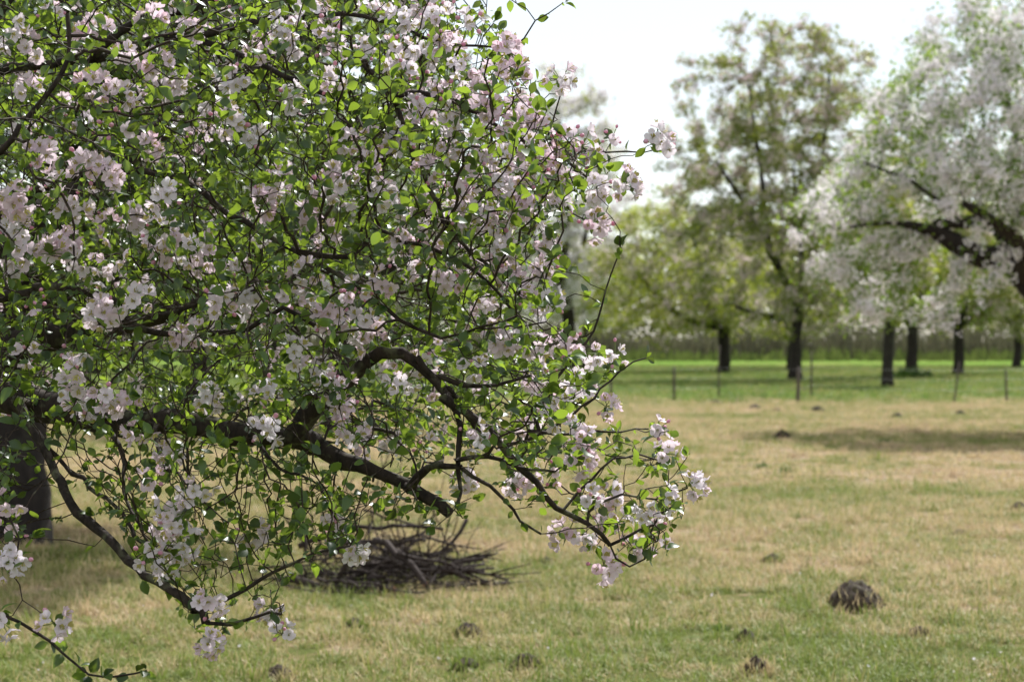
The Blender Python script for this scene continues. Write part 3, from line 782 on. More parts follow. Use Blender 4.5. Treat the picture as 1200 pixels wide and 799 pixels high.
# ------------------------------------------------------------------ orchard trees further off
def orchard_tree(name, label, base, limbs, centre, radii, n_attr, seed, leafm, blossomm, n_leaf, leaf_size, n_blos, blos_size,
                 step=0.22, kill=0.40, clump=0.28, zmin=1.6, tip=0.006, group=None, kite=KITE, trop=0.05, shell=0.45, cat='tree', hollow=0.0, shape=None):
    rnd = np.random.default_rng(seed); base = Vector(base)
    root = empty(name, base); tag(root, label, cat, group)
    sk = Skel(rnd)
    for k_, seq in enumerate(limbs):
        sk.path([(Vector(p), r) for p, r in seq], step, step * 0.05, name='trunk' if k_ == 0 else 'limb')
    C, Rr = np.array(centre), np.array(radii); att = []; g = 0
    while len(att) < n_attr and g < n_attr * 30:
        g += 1
        u = rnd.normal(0, 1, 3); u /= np.linalg.norm(u); q = C + u * Rr * rnd.random() ** shell
        if q[2] < zmin or (shape and not shape(q)): continue
        if noise.noise((q[0] * 0.55 + seed, q[1] * 0.55, q[2] * 0.55)) < -0.12 + hollow: continue
        att.append(q)
    sk.colonize(att, step, max(Rr) * 1.6, kill, 60, 0.25, (0, 0, trop))
    sk.finish(tip, 2.3)
    limb_objects(sk, root, M['trunk'], rnd, 0.07)
    ch = []
    for c in sk.chains:
        R = sk.r[c].copy(); R[0] = R[1] if len(c) > 1 else R[0]
        if len(c) > 1: ch.append((sk.P[c], R))
    o = tubes_object('branches', ch, M['trunk'], root); o['kind'] = 'stuff'
    thin = np.array([i for i in range(len(sk.pos)) if sk.key[i] == 0 and sk.r[i] < tip * 3.2])
    def cloud(nm, n_, size, mat, tm, spread, which_n, upb, bias=None):
        if not n_: return
        pick = thin[rnd.integers(0, len(thin), max(1, n_ // 6))]
        O = np.repeat(sk.P[pick], 6, axis=0)[:n_]
        O = O + rnd.normal(0, spread, O.shape) * np.array([1, 1, 0.8])
        X = rnd.normal(0, 1, O.shape); Nn = rnd.normal(0, 0.7, O.shape) + np.array([0, 0, upb])
        S = size * rnd.uniform(0.65, 1.35, len(O))
        tnt = np.clip(np.repeat(rnd.random(len(pick)), 6)[:n_] * 0.7 + rnd.random(len(O)) * 0.3, 0, 1)
        o = scatter(nm, tm, rnd.integers(0, which_n, len(O)), O, frames(X, Nn), S, mat, root, tnt); o['kind'] = 'stuff'
    cloud('crown', n_leaf, leaf_size, [leafm], kite, clump, len(kite), 0.5)
    if blossomm: cloud('blossom', n_blos, blos_size, [blossomm], PUFF, clump * 0.62, len(PUFF), 0.2)
    inv = Matrix.Translation(-base)
    for o in root.children: o.matrix_parent_inverse = inv
    return root
def puff(seed):
    rd = random.Random(seed); v, f, a = [], [], []
    for k_ in range(6):
        d = Vector((rd.gauss(0, 1), rd.gauss(0, 1), rd.gauss(0.2, 1))).normalized(); s = d.orthogonal().normalized(); s.rotate(Quaternion(d, rd.uniform(0, 6)))
        b = len(v); c = d * 0.22
        for q in (c, c + d * 0.16 + s * 0.26, c + d * 0.30, c + d * 0.16 - s * 0.26): v.append(tuple(q))
        n2 = d.cross(s); v[b + 1] = tuple(Vector(v[b + 1]) + n2 * 0.12); v[b + 3] = tuple(Vector(v[b + 3]) + n2 * 0.12)
        a += [0.0, 0.05, 0.1, 0.05]; f += [(b, b + 1, b + 2), (b, b + 2, b + 3)]
    return Tmpl(v, f, a)
PUFF = [puff(i) for i in range(4)]
M['leaf_far'] = leaf_mat('orchard_leaf', (0.04, 0.10, 0.018), (0.08, 0.17, 0.03), (0.40, 0.58, 0.05), 0.42, 0.4)
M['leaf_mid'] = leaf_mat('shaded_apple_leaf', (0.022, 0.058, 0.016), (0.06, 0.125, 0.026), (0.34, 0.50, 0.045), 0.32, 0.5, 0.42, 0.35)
M['leaf_olive'] = leaf_mat('young_cherry_leaf', (0.075, 0.105, 0.028), (0.15, 0.19, 0.042), (0.48, 0.54, 0.08), 0.42, 0.3)
M['leaf_lime'] = leaf_mat('young_lime_leaf', (0.10, 0.14, 0.028), (0.18, 0.23, 0.045), (0.58, 0.64, 0.07), 0.45, 0.3)
M['blos_far'] = petal_mat('orchard_blossom', (0.88, 0.87, 0.88), (0.80, 0.62, 0.70), 0.4)
M['blos_pink'] = petal_mat('fading_pink_blossom', (0.80, 0.68, 0.71), (0.68, 0.46, 0.50), 0.4)

def ground_at(px, py):
    d = dist_of(py); return Vector((d * (px - CX) / F, d, 0)), d
def tpath(pts, d, depths=None):
    """traced limb of a tree at distance d: (px, py, radius m)"""
    return [(P(x, y, d + (depths[k] if depths else 0)), r) for k, (x, y, r) in enumerate(pts)]

# tree whose trunk stands behind the front tree
b, d = ground_at(12, 640)
up = Vector((0, 0, 1))
orchard_tree('apple_tree', 'old apple tree with a thick dark trunk standing behind the blossoming boughs', b,
    [[(b - up * 0.1, 0.42), (b + up * 0.15, 0.34), (b + up * 1.0, 0.29), (b + Vector((-0.1, 0, 1.9)), 0.27)],
     [(b + Vector((-0.1, 0, 1.9)), 0.2), (b + Vector((1.0, -0.6, 2.9)), 0.13), (b + Vector((2.6, -1.2, 3.9)), 0.05)],
     [(b + Vector((-0.1, 0, 1.9)), 0.2), (b + Vector((-1.2, 0.5, 3.1)), 0.12), (b + Vector((-2.6, 1.0, 4.2)), 0.05)],
     [(b + Vector((-0.1, 0, 1.9)), 0.2), (b + Vector((0.3, 0.9, 3.3)), 0.12), (b + Vector((1.2, 2.4, 4.8)), 0.05)],
     [(b + Vector((-0.1, 0, 1.9)), 0.18), (b + Vector((-0.4, -1.2, 3.1)), 0.11), (b + Vector((-0.8, -2.4, 4.3)), 0.05)],
     [(b + Vector((0.2, 0.1, 1.9)), 0.16), (b + Vector((1.6, 0.6, 2.3)), 0.09), (b + Vector((2.6, 1.0, 2.6)), 0.04)]],
    tuple(b + Vector((0.2, 1.2, 3.9))), (3.5, 3.8, 2.4), 1300, 21, M['leaf_mid'], M['blos_far'], 72000, 0.078, 3000, 0.11, step=0.16, kill=0.30, clump=0.15, zmin=1.9, tip=0.004)
# two more trunks between the boughs
for (px, py, lab, sd_, h) in ((392, 503, 'apple tree with a leaning dark trunk seen through the gap above the sawn bough', 22, 6.0),
                              (228, 476, 'apple tree standing in the pasture behind the thickest blossom', 23, 6.5)):
    b, d = ground_at(px, py)
    orchard_tree('apple_tree', lab, b,
        [[(b - up * 0.1, 0.34), (b + up * 0.2, 0.26), (b + Vector((0.1, 0, 1.1)), 0.23), (b + Vector((0.0, 0, 2.1)), 0.2)],
         [(b + Vector((0, 0, 2.0)), 0.15), (b + Vector((1.2, -0.4, 3.1)), 0.09), (b + Vector((2.4, -0.8, 4.0)), 0.04)],
         [(b + Vector((0, 0, 2.0)), 0.15), (b + Vector((-1.3, 0.4, 3.2)), 0.09), (b + Vector((-2.4, 0.8, 4.3)), 0.04)],
         [(b + Vector((0, 0, 2.0)), 0.15), (b + Vector((0.2, 0.6, 3.6)), 0.1), (b + Vector((0.4, 1.2, 5.0)), 0.04)]],
        tuple(b + Vector((0, 0, h * 0.62))), (3.6, 3.4, h * 0.42), 560, sd_, M['leaf_mid'], M['blos_far'], 30000, 0.095, 3000, 0.13, step=0.22, kill=0.42, clump=0.2, zmin=1.9)

# the white apple tree at the side, its trunk out of frame
D = 42.0; b = P(1268, HY, D); b.z = 0
orchard_tree('apple_tree', 'white blossoming apple tree with a crooked dark bough beside the pasture', b,
    [[(b - up * 0.1, 0.50), (b + up * 0.25, 0.40), (b + Vector((0, 0, 1.2)), 0.32), (P(1245, 380, D), 0.29), (P(1205, 330, D), 0.25)],
     [(P(1205, 332, D), 0.25), (P(1180, 303, D), 0.24), (P(1150, 300, D), 0.22), (P(1120, 285, D), 0.18), (P(1095, 272, D), 0.14), (P(1040, 262, D - 0.5), 0.035), (P(985, 268, D - 1), 0.02)],
     [(P(1185, 300, D), 0.2), (P(1170, 265, D), 0.17), (P(1130, 262, D), 0.12), (P(1095, 265, D), 0.09)],
     [(P(1172, 268, D), 0.18), (P(1200, 240, D), 0.16), (P(1190, 150, D + .5), 0.1), (P(1150, 60, D + 1), 0.05)],
     [(P(1200, 330, D), 0.2), (P(1240, 240, D + 1), 0.15), (P(1290, 120, D + 2), 0.06)],
     [(P(1205, 332, D), 0.2), (P(1190, 280, D - 1.2), 0.13), (P(1130, 240, D - 2.6), 0.06)],
     [(P(1130, 262, D), 0.06), (P(1070, 215, D), 0.035), (P(1010, 190, D), 0.015)],
     [(P(1245, 380, D), 0.26), (P(1300, 330, D + .5), 0.18), (P(1380, 270, D + 1), 0.08)]],
    tuple(P(1175, 205, D)), (4.2, 3.9, 3.9), 1300, 31, M['leaf_far'], M['blos_far'], 27000, 0.085, 11500, 0.15, step=0.2, kill=0.38, clump=0.17, zmin=1.75, tip=0.0045, trop=-0.05, hollow=0.03, shape=lambda q: q[2] < 3.7 + (q[0] - 5.0) * 1.45 and not (q[0] > 7.1 and 2.9 < q[2] < 4.3 and q[1] < 43.8) and not (q[0] > 8.3 and q[2] < 4.1))

# trees beyond the fence
b, d = ground_at(932, 447)
orchard_tree('cherry_tree', 'tall airy cherry tree with forked dark trunk and olive young leaves beyond the fence', b,
    [tpath([(932, 450, 0.40), (932, 435, 0.27), (933, 400, 0.235), (934, 352, 0.22)], d),
     tpath([(934, 354, 0.19), (912, 312, 0.165), (900, 280, 0.14), (895, 225, 0.10), (884, 150, 0.08), (876, 90, 0.04)], d, [0, -.3, -.5, -.7, -1, -1]),
     tpath([(934, 352, 0.16), (948, 310, 0.13), (958, 240, 0.10), (968, 130, 0.06), (975, 50, 0.04)], d, [0, .3, .6, 1, 1.2]),
     tpath([(900, 282, 0.13), (870, 240, 0.1), (840, 190, 0.05)], d),
     tpath([(933, 375, 0.16), (890, 368, 0.1), (840, 352, 0.05)], d, [0, .6, 1.2]),
     tpath([(952, 290, 0.13), (1000, 240, 0.1), (1030, 180, 0.05)], d),
     tpath([(938, 345, 0.12), (940, 300, 0.1), (930, 200, 0.06)], d, [0, -1.5, -2.5])],
    tuple(P(920, 208, d)), (5.8, 4.8, 6.8), 1600, 41, M['leaf_olive'], M['blos_pink'], 36000, 0.16, 16000, 0.15, step=0.36, kill=0.52, clump=0.17, zmin=2.0, tip=0.009, shell=0.5, hollow=-0.1)
def simple_tree(name, label, px, py, trunk_r, fork_py, cpx, cpy, rx, rz, n_attr, seed, lm, bm, nlf, nbl, ls=0.17, bs=0.17, lean=0, group=None, hollow=0.0):
    b, d = ground_at(px, py); s = d / F
    fk = P(px + lean, fork_py, d); c = P(cpx, cpy, d)
    tops = [P(cpx - rx * 0.55, cpy - rz * 0.15, d - rx * s * 0.3), P(cpx + rx * 0.5, cpy - rz * 0.25, d + rx * s * 0.3), P(cpx, cpy - rz * 0.7, d), P(cpx + rx * 0.1, cpy, d - rx * s * 0.6)]
    limbs = [[(b - up * 0.1, trunk_r * 1.45), (b + up * 0.3, trunk_r * 1.1), ((b + fk) / 2 + Vector((0.05, 0, 0)), trunk_r), (fk, trunk_r * 0.9)]]
    for t in tops:
        limbs.append([(fk, trunk_r * 0.7), ((fk + t) / 2 + Vector((0, 0, -0.15 * (t - fk).length)), trunk_r * 0.45), (t, trunk_r * 0.15)])
    return orchard_tree(name, label, b, limbs, tuple(c), (rx * s, rx * s * 0.95, rz * s), n_attr, seed, lm, bm, int(nlf * 1.7), ls, int(nbl * 1.5), bs,
                        step=0.4, kill=0.66, clump=0.28, zmin=1.25, tip=0.010, group=group, hollow=hollow)
simple_tree('fruit_tree', 'lime green spreading fruit tree with short dark trunk between fence stakes', 848, 438, 0.30, 385, 808, 322, 128, 95, 560, 51, M['leaf_lime'], M['blos_pink'], 12000, 3200)
simple_tree('fruit_tree', 'low lime green fruit tree standing right behind the forked cherry', 927, 434, 0.24, 385, 915, 330, 105, 78, 380, 61, M['leaf_lime'], M['blos_pink'], 9000, 3000)
simple_tree('fruit_tree', 'fruit tree with the straightest slender dark trunk rising into white blossom', 1040, 455, 0.19, 345, 1035, 290, 70, 85, 300, 52, M['leaf_lime'], M['blos_pink'], 6500, 2000, ls=0.14, bs=0.14)
simple_tree('fruit_tree', 'fruit tree with thick trunk and low dark suckers round its foot', 1068, 443, 0.25, 380, 1080, 280, 95, 110, 380, 53, M['leaf_lime'], M['blos_pink'], 9000, 3000)
simple_tree('fruit_tree', 'fruit tree behind the thin leaning stake', 1123, 440, 0.24, 385, 1130, 320, 85, 75, 330, 54, M['leaf_olive'], M['blos_pink'], 8000, 3400)
simple_tree('fruit_tree', 'fruit tree under the crooked bough of the white apple tree', 1191, 432, 0.24, 385, 1195, 320, 80, 80, 300, 55, M['leaf_olive'], M['blos_pink'], 7000, 2600)
simple_tree('pear_tree', 'tall pale flowering tree with dark double trunk behind the blossom edge', 667, 436, 0.36, 340, 655, 235, 95, 165, 620, 56, M['leaf_lime'], M['blos_far'], 4500, 17000, lean=-4, hollow=0.05)
simple_tree('pear_tree', 'slim dark tree stem close beside the tall pale flowering tree', 684, 433, 0.14, 350, 700, 335, 62, 60, 240, 57, M['leaf_lime'], M['blos_far'], 6000, 900)
simple_tree('fruit_tree', 'green fruit tree beyond the fence behind the arching bough', 500, 441, 0.26, 385, 495, 300, 105, 110, 360, 58, M['leaf_far'], M['blos_far'], 9000, 2500)
simple_tree('fruit_tree', 'green fruit tree beyond the fence hidden by the thick blossom', 110, 440, 0.26, 385, 110, 290, 120, 120, 360, 59, M['leaf_far'], M['blos_far'], 9000, 2500)
simple_tree('fruit_tree', 'tall green fruit tree closing the row beyond the fence', 320, 437, 0.26, 385, 320, 270, 120, 140, 360, 60, M['leaf_far'], M['blos_far'], 9000, 2500)

# low suckers at the foot of one tree
def blade_clump(name, pos, n, h, spread, wid, mat, seed, flat=0.7, parent=None):
    me = tuft_mesh(name, n, h, spread, flat, wid, seed, mat); o = bpy.data.objects.new(name, me); o.location = pos
    return link(o, parent)
M['sucker'] = leaf_mat('sucker_green', (0.04, 0.09, 0.02), (0.09, 0.17, 0.03), (0.2, 0.34, 0.04), 0.3)
b, d = ground_at(1066, 444)
tag(blade_clump('sucker_shoots', b + Vector((0, -0.5, 0)), 160, 0.55, 0.85, 0.05, M['sucker'], 5), 'dark green sucker shoots round the foot of a thick trunk', 'shoots')

# hedge of reeds and the far wood
def reed_belt(name, label, n, y0, y1, x0, x1, h0, h1, w, mat, seed, cat):
    r = np.random.default_rng(seed); x = r.uniform(x0, x1, n); y = r.uniform(y0, y1, n)
    hh = (h0 + (h1 - h0) * r.random(n)) * np.array([0.9 + 0.55 * noise.noise((a * 0.13, 2.2, seed)) + 0.4 * noise.noise((a * 0.6, 5.2, seed)) for a in x])
    O = np.stack([x, y, np.zeros(n)], -1); Z = np.array([0, 0, 1.0]) + r.normal(0, 0.13, (n, 3)); Yv = r.normal(0, 1, (n, 3))
    t = Tmpl([(0, -0.5, 0), (0.55, -0.42, 0.0), (1, 0.0, 0), (0.55, 0.42, 0.0), (0, 0.5, 0)], [(0, 1, 3, 4), (1, 2, 3)])
    R = frames(Z, Yv); S = np.stack([hh, w * r.uniform(0.6, 1.4, n), np.ones(n)], -1)
    o = scatter(name, [t], np.zeros(n, int), O, R, S, [mat], None, r.random(n)); tag(o, label, cat, kind='stuff'); return o
reed_belt('reed_belt', 'grey brown belt of dry reeds and bare shrubs behind the meadow', 15000, 200, 212, -75, 75, 1.2, 4.0, 0.12, M['reed'], 3, 'reeds')
M['brush'] = leaf_mat('far_brush', (0.075, 0.09, 0.04), (0.14, 0.155, 0.065), (0.28, 0.31, 0.09), 0.32, 0.2)
M['under'] = leaf_mat('undergrowth_green', (0.06, 0.085, 0.03), (0.13, 0.15, 0.05), (0.17, 0.22, 0.05), 0.3, 0.1, 0.8)
reed_belt('undergrowth', 'green undergrowth along the foot of the reed belt', 6000, 185, 202, -75, 75, 0.2, 1.3, 0.22, M['under'], 4, 'undergrowth')
def far_wood():
    r = np.random.default_rng(9); n = 64000; x = r.uniform(-95, 95, n)
    top = np.array([11.0 + 3.5 * noise.noise((a * 0.05, 7.7, 0)) + 1.5 * noise.noise((a * 0.22, 1.7, 0)) for a in x])
    z = top * r.random(n) ** 0.7; y = 232 + r.uniform(0, 12, n)
    O = np.stack([x, y, z], -1); S = r.uniform(0.35, 0.8, n)
    o = scatter('far_wood', KITE, np.zeros(n, int), O, frames(r.normal(0, 1, (n, 3)), r.normal(0, 1, (n, 3))), S, [M['brush']], None, r.random(n))
    tag(o, 'low olive coloured wood closing the view behind the reeds', 'wood', kind='stuff')
far_wood()

# ------------------------------------------------------------------ fence
def fence():
    root = empty('wire_fence', (0, FY, 0)); tag(root, 'low wire fence on thin wooden posts between pasture and green meadow', 'fence')
    rd = random.Random(3); inv = Matrix.Translation((0, -FY, 0)); tops = []
    specs = [(790, 470, 430, 3.0, 0), (842, 468, 405, 1.8, 1), (935, 472, 430, 4.0, 1), (950, 466, 412, 2.4, 1), (1117, 474, 424, 2.2, 7), (716, 469, 436, 2.8, 0), (1180, 471, 434, 2.6, -1), (640, 470, 432, 3, 0), (560, 470, 432, 3, 1), (470, 471, 430, 3, 0), (380, 470, 431, 3, 0), (290, 470, 431, 3, -1), (200, 470, 432, 3, 0), (100, 470, 432, 3, 1), (10, 470, 431, 3, 0), (-80, 470, 431, 3, 0), (1270, 470, 431, 3, 0)]
    for px, py, ty, r, lean in specs:
        d = dist_of(py); s = d / F; p0 = Vector(((px - CX) * s, d, -0.25)); h = (py - ty) * s; p1 = Vector(((px + lean - CX) * s, d + rd.uniform(-.05, .05), h))
        pts = [p0, p0.lerp(p1, .35) + Vector((rd.uniform(-.01, .01), 0, 0)), p0.lerp(p1, .7), p1]
        rr = r * s * 0.55
        o = tubes_object('post', [(np.array([tuple(p) for p in pts]), np.array([rr, rr, rr * 0.95, rr * 0.85]))], M['post'], root, 0.05, np.random.default_rng(int(px) + 500)); o.matrix_parent_inverse = inv
        tops.append((p0, p1))
    tops.sort(key=lambda t: t[0].x)
    for hz in (0.35, 0.62, 0.88):
        pts = [p0.lerp(p1, (hz + 0.25) / (p1.z + 0.25)) + Vector((0, -0.06, 0)) for p0, p1 in tops]; seq = []
        for a, c in zip(pts[:-1], pts[1:]):
            seq += [a, a.lerp(c, 0.5) - Vector((0, 0, 0.025))]
        seq.append(pts[-1])
        o = tubes_object('wire', [(np.array([tuple(p) for p in seq]), np.full(len(seq), 0.004))], M['wire'], root, smin=4); o.matrix_parent_inverse = inv
fence()

# grey gate and blue tub, glimpsed under the arching bough
def gate():
    b, d = ground_at(440, 466); s = d / F; root = empty('field_gate', b); tag(root, 'grey barred field gate glimpsed under the arching bough', 'gate')
    inv = Matrix.Translation(-b); w, h = 1.6, 1.05
    for k_ in range(6):
        z = 0.15 + k_ * (h - 0.15) / 5
        o = tubes_object('bar', [(np.array([(b.x - w, b.y, z), (b.x, b.y, z), (b.x + w, b.y, z)]), np.full(3, 0.024))], M['metal'], root); o.matrix_parent_inverse = inv
    for x in (-w, -w * 0.05, w):
        o = tubes_object('upright', [(np.array([(b.x + x, b.y + 0.05, -0.1), (b.x + x, b.y + 0.05, 0.5), (b.x + x, b.y + 0.05, h + 0.06)]), np.full(3, 0.03))], M['metal'], root); o.matrix_parent_inverse = inv
gate()
def tub():
    d = 150.0; p = Vector(((517 - CX) * d / F, d, 0)); n = 20; prof = [(0.0, 0.0), (0.30, 0.0), (0.33, 0.05), (0.36, 0.35), (0.33, 0.40), (0.37, 0.45), (0.36, 0.82), (0.32, 0.9), (0.30, 0.9), (0.29, 0.86), (0.0, 0.86)]
    v = [(r * math.cos(k_ * 6.28319 / n), r * math.sin(k_ * 6.28319 / n), z) for r, z in prof for k_ in range(n)]
    f = [q * n + a for q in range(len(prof) - 1) for k_ in range(n) for a in (k_, (k_ + 1) % n, (k_ + 1) % n + n, k_ + n)]
    f = []
    for q in range(len(prof) - 1):
        for k_ in range(n): f += [q * n + k_, q * n + (k_ + 1) % n, (q + 1) * n + (k_ + 1) % n, (q + 1) * n + k_]
    o = link(bpy.data.objects.new('plastic_tub', np_mesh('plastic_tub', v, f, [4] * (len(f) // 4), [M['blue']]))); o.location = (p.x, p.y, 0.012)
    tag(o, 'small blue plastic tub standing far off on the meadow', 'tub')
tub()

# ------------------------------------------------------------------ pile of cut branches
def brush_pile():
    rd = random.Random(17); rnd = np.random.default_rng(17); D0 = 15.6; c = P(455, 690, D0); c.z = 0
    root = empty('brush_pile', c); tag(root, 'heap of dead cut branches lying on the grass under the bough', 'brush pile')
    inv = Matrix.Translation(-c)
    def stick(p0, p1, r0, r1, side=0, cut=False):
        r0, r1 = r0 * 0.72, r1 * 0.72
        n = max(4, int((p1 - p0).length / 0.09)); pts = []; w = Vector((0, 0, 0)); L = (p1 - p0).length
        bow = Vector((rd.uniform(-1, 1), rd.uniform(-1, 1), rd.uniform(-0.3, 0.6))) * L * 0.13
        for k_ in range(n + 1):
            t = k_ / n; w = w * 0.75 + Vector((rd.gauss(0, .010), rd.gauss(0, .010), rd.gauss(0, .010)))
            q = p0.lerp(p1, t) + bow * math.sin(t * math.pi) + w; q.z = max(q.z, 0.012 + r0 * 0.5); pts.append(q)
        R = np.array([r0 + (r1 - r0) * k_ / n for k_ in range(n + 1)]); A = np.array([tuple(p) for p in pts])
        chains = [(A, R)]
        for _ in range(side):
            k_ = rd.randint(n // 3, n - 1); dirv = (pts[k_] - pts[k_ - 1]).normalized() + Vector((rd.gauss(0, .6), rd.gauss(0, .6), rd.gauss(0.1, .5)))
            l2 = rd.uniform(0.12, 0.38); e = pts[k_] + dirv.normalized() * l2; e.z = max(e.z, 0.02); m = pts[k_].lerp(e, .5) + Vector((rd.gauss(0, .015), 0, rd.gauss(0, .015)))
            chains.append((np.array([tuple(pts[k_]), tuple(m), tuple(e)]), np.array([R[k_] * .6, R[k_] * .45, R[k_] * .25])))
        o = tubes_object('stick', chains, M['stick'], root, 0.07, rnd); o.matrix_parent_inverse = inv
        if cut:
            dv = np.array(tuple((pts[-1] - pts[-2]).normalized())); e = A[-1]
            v, fl, ft = tube_arrays([e - dv * 0.004, e + dv * 0.004], [r1 * 0.95, r1 * 0.9], 12)
            q = link(bpy.data.objects.new('sawn_end', np_mesh('sawn_end', v, fl, ft, [M['cut']], False)), o); q.matrix_parent_inverse = Matrix()
        return o
    def pz(px, py, dd=0.0): return P(px, py, D0 + dd)
    # the larger ones as they lie in the photograph
    stick(pz(350, 640, .3), pz(520, 620, .1), 0.030, 0.014, 2); stick(pz(395, 632, 0), pz(500, 634, .2), 0.026, 0.018, 2)
    stick(pz(438, 633, -.1), pz(500, 686, -.5), 0.036, 0.030, 1, True); stick(pz(430, 660, -.2), pz(595, 678, -.1), 0.024, 0.012, 3)
    stick(pz(545, 610, .2), pz(495, 660, .1), 0.020, 0.016, 1); stick(pz(340, 675, -.3), pz(465, 703, -.55), 0.036, 0.032, 0, True)
    stick(pz(370, 700, -.3), pz(440, 660, 0), 0.03, 0.016, 2); stick(pz(470, 640, .2), pz(520, 690, -.2), 0.018, 0.012, 2)
    stick(pz(425, 601, .5), pz(510, 624, .3), 0.015, 0.009, 1); stick(pz(520, 694, -.3), pz(594, 676, -.2), 0.020, 0.010, 3)
    for a, bq in (((368, 622), (336, 580)), ((380, 620), (362, 565)), ((384, 612), (386, 568)), ((392, 600), (450, 578)), ((378, 600), (374, 574)), ((395, 640), (420, 600))):
        stick(pz(*a, .2), pz(*bq, .3), 0.010, 0.005, 1)
    for k_ in range(22):                                           # thin curved twigs rising out of the heap
        x = rd.uniform(-0.6, 0.45); y = rd.gauss(0.1, 0.25); h = rd.uniform(0.3, 0.75); m = c + Vector((x, y, rd.uniform(0.05, 0.2)))
        stick(m, m + Vector((rd.gauss(0, 0.3), rd.gauss(0, 0.2), h)), 0.009, 0.004, 3)
    for k_ in range(115):
        x = rd.gauss(0, 0.29); y = rd.gauss(0.1, 0.32); top = 0.31 * math.exp(-(x / 0.5) ** 2 - ((y - .1) / 0.45) ** 2)
        z = rd.uniform(0.02, max(0.05, top)); a = rd.gauss(0, 0.8) + (math.pi if rd.random() < .5 else 0); L = rd.uniform(0.35, 1.0); tl = rd.gauss(0, 0.27)
        v = Vector((math.cos(a) * math.cos(tl), math.sin(a) * math.cos(tl), math.sin(tl))) * L * 0.5; m = c + Vector((x, y, z)); r = 0.005 + 0.017 * rd.random() ** 1.8
        stick(m - v, m + v, r, r * 0.55, rd.randint(1, 4))
brush_pile()

# ------------------------------------------------------------------ molehills and tussocks
def mound(px, py, wpx, hpx, label, seed, group=None, grass=0):
    d = dist_of(py); s = d / F; rad = wpx * s / 2; hh = hpx * s * 0.88; rd = random.Random(seed)
    cpos = Vector(((px - CX) * s, d, 0)); cpos.z = gz(cpos.x, cpos.y)
    n, m = 30, 12; v = []; off = rd.uniform(0, 50)
    for j in range(m + 1):
        t = j / m
        for k_ in range(n):
            a = k_ * 2 * math.pi / n
            rr = rad * t * (1 + 0.22 * noise.noise((math.cos(a) * 1.3 + off, math.sin(a) * 1.3, seed)))
            prof = (1 - t ** 1.7) ** 0.8 if t < 1 else 0
            x, y = rr * math.cos(a), rr * math.sin(a)
            lump = noise.noise((x * 14 / max(rad, .1) * .35 + off, y * 14 / max(rad, .1) * .35, 0)) * 0.22 + noise.noise((x * 60 + off, y * 60, 3)) * 0.12
            v.append((x, y, hh * (prof * (1 + lump * (1 if t < .97 else 0))) - (0.03 if j == m else 0)))
    f = []
    for j in range(m):
        for k_ in range(n): f += [j * n + k_, j * n + (k_ + 1) % n, (j + 1) * n + (k_ + 1) % n, (j + 1) * n + k_]
    root = empty('molehill', cpos); tag(root, label, 'molehill', group)
    o = link(bpy.data.objects.new('earth_mound', np_mesh('earth_mound', v, f, [4] * (len(f) // 4), [M['soil']])), root)
    # crumbs of soil
    r = np.random.default_rng(seed); nn = 200; a = r.uniform(0, 6.283, nn); q = rad * np.sqrt(r.random(nn)) * 1.3
    t = np.clip(q / rad, 0, 1); z = hh * (1 - t ** 1.7).clip(0) ** 0.8
    O = np.stack([q * np.cos(a), q * np.sin(a), z], -1)
    oc = Tmpl([(1, 0, 0), (-1, 0, 0), (0, 1, 0), (0, -1, 0), (0, 0, 1), (0, 0, -1)], [(0, 2, 4), (2, 1, 4), (1, 3, 4), (3, 0, 4), (2, 0, 5), (1, 2, 5), (3, 1, 5), (0, 3, 5)])
    cr = scatter('soil_crumbs', [oc], np.zeros(nn, int), O, frames(r.normal(0, 1, (nn, 3)), r.normal(0, 1, (nn, 3))), rad * r.uniform(0.02, 0.065, nn), [M['soil']], root, smooth=False); cr['kind'] = 'stuff'
    if grass:
        g = tuft_mesh('grass_fringe', grass, 0.075, 1.0, 1.0, 0.0032, seed, M['blade']); co = np.empty(len(g.vertices) * 3, np.float32); g.vertices.foreach_get('co', co); co = co.reshape(-1, 6, 3)
        base = (co[:, 0] + co[:, 1]) / 2; ang = np.arctan2(base[:, 1], base[:, 0]); br = np.hypot(base[:, 0], base[:, 1]); nr = rad * (0.5 + 0.75 * br); zz = hh * (1 - np.clip(nr / rad, 0, 1) ** 1.7) ** 0.8
        sh = np.stack([np.cos(ang) * nr, np.sin(ang) * nr, zz], -1) - np.stack([base[:, 0], base[:, 1], np.zeros(len(base))], -1); co += sh[:, None]
        g.vertices.foreach_set('co', co.ravel()); g.update(); o2 = link(bpy.data.objects.new('grass_fringe', g), root); o2['kind'] = 'stuff'
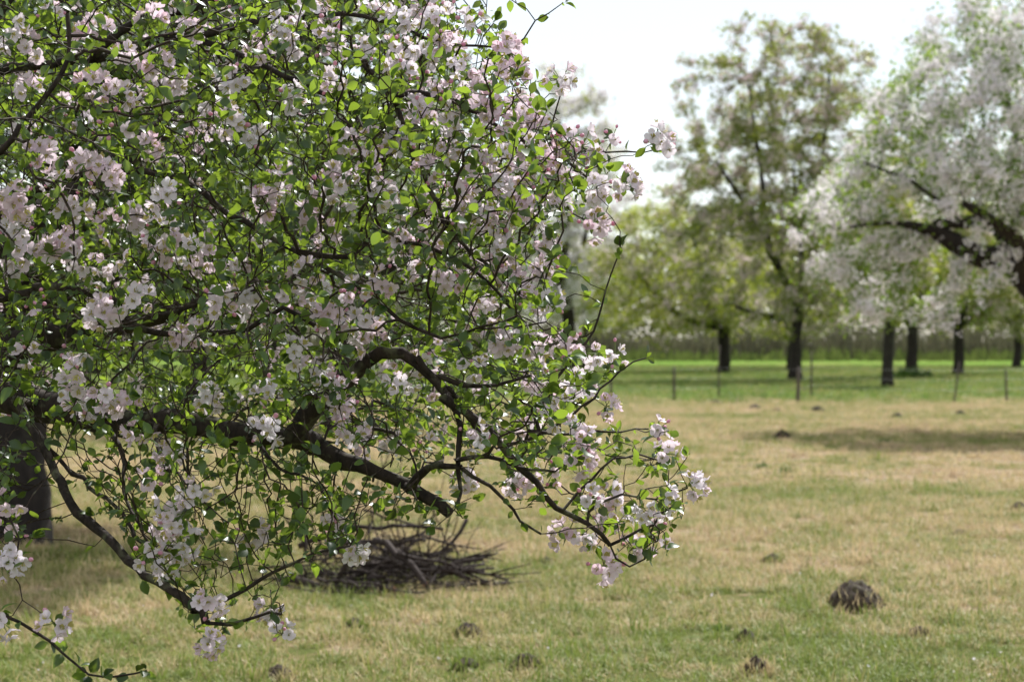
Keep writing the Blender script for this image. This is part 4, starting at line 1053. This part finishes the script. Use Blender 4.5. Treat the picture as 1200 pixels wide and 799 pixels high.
hills = [(1003, 716, 76, 38, 'largest molehill, a dark dome with a green tuft at its foot', 140),
         (548, 745, 44, 20, 'rounded dark molehill in greener grass in front of the brush pile', 90),
         (617, 789, 42, 21, 'reddish brown molehill with ragged top, paired with a flatter one', 70),
         (547, 788, 36, 16, 'flat crumbled molehill beside the ragged reddish one', 60),
         (326, 803, 44, 20, 'molehill below the drooping twig end under the front tree', 70),
         (415, 740, 32, 16, 'small molehill just in front of the brush pile', 70),
         (886, 793, 38, 24, 'pointed dark molehill with dry stalks standing over it', 80),
         (874, 756, 32, 19, 'squat dark molehill just behind the pointed one', 70),
         (1077, 749, 38, 16, 'low brown molehill near the largest dome', 80),
         (905, 660, 32, 12, 'low brown molehill alone on the bleached grass', 60),
         (917, 517, 24, 12, 'small round dark molehill far out on the bleached grass', 30),
         (640, 659, 26, 9, 'flat brown scrape of earth past the end of the brush pile', 40),
         (1125, 626, 30, 9, 'low dark mound of earth on the pasture near the shade', 40)]
for k_, (px, py, w, h, lab, g) in enumerate(hills): mound(px, py, w, h, lab, 60 + k_, 'molehills on the pasture', int(g * 2.4))
small = [(885, 479, 16, 5), (910, 483, 16, 5), (958, 483, 20, 7), (1052, 490, 16, 6), (1125, 487, 15, 7), (838, 474, 16, 6), (825, 566, 20, 6), (1194, 600, 30, 12), (1078, 637, 26, 8), (760, 610, 16, 5)]
for k_, (px, py, w, h) in enumerate(small): mound(px, py, w, h, 'tiny low molehill lost in the bleached pasture', 90 + k_, 'tiny molehills', 24)
M['tus'] = leaf_mat('tussock_green', (0.055, 0.11, 0.022), (0.12, 0.19, 0.045), (0.18, 0.28, 0.05), 0.3)
for k_, (px, py, w, h) in enumerate([(921, 556, 20, 9), (892, 550, 18, 8), (1040, 590, 20, 7), (1122, 574, 28, 9), (1050, 700, 22, 12), (845, 738, 26, 8), (1035, 520, 18, 6), (985, 540, 16, 5), (760, 745, 22, 7), (700, 690, 22, 6), (430, 745, 20, 8), (1150, 690, 20, 6)]):
    d = dist_of(py); s = d / F; x = (px - CX) * s
    o = blade_clump('grass_tussock', (x, d, gz(x, d)), 70, h * s * 1.2, w * s * 0.42, 0.004 * d / 16, M['tus'], 300 + k_, 0.75)
    tag(o, 'small dark green grass tussock on the straw coloured pasture', 'tussock', 'green tussocks on the pasture')

# fallen petals and daisies on the turf
n = 420; y = np.sqrt(rng.uniform(10.5 ** 2, 34 ** 2, n)); x = rng.uniform(-1, 1, n) * (y * 0.235 + 0.5)
O = np.stack([x, y, np.array([gz(a, c) for a, c in zip(x, y)]) + 0.04], -1)
pet = scatter('fallen_petals', [KITE[0]], np.zeros(n, int), O, frames(rng.normal(0, 1, (n, 3)) * np.array([1, 1, .3]), np.array([0, 0, 1.0]) + rng.normal(0, .4, (n, 3))), rng.uniform(0.012, 0.026, n), [M['petal']])
tag(pet, 'white fallen petals scattered over the short grass', 'petals', kind='stuff')
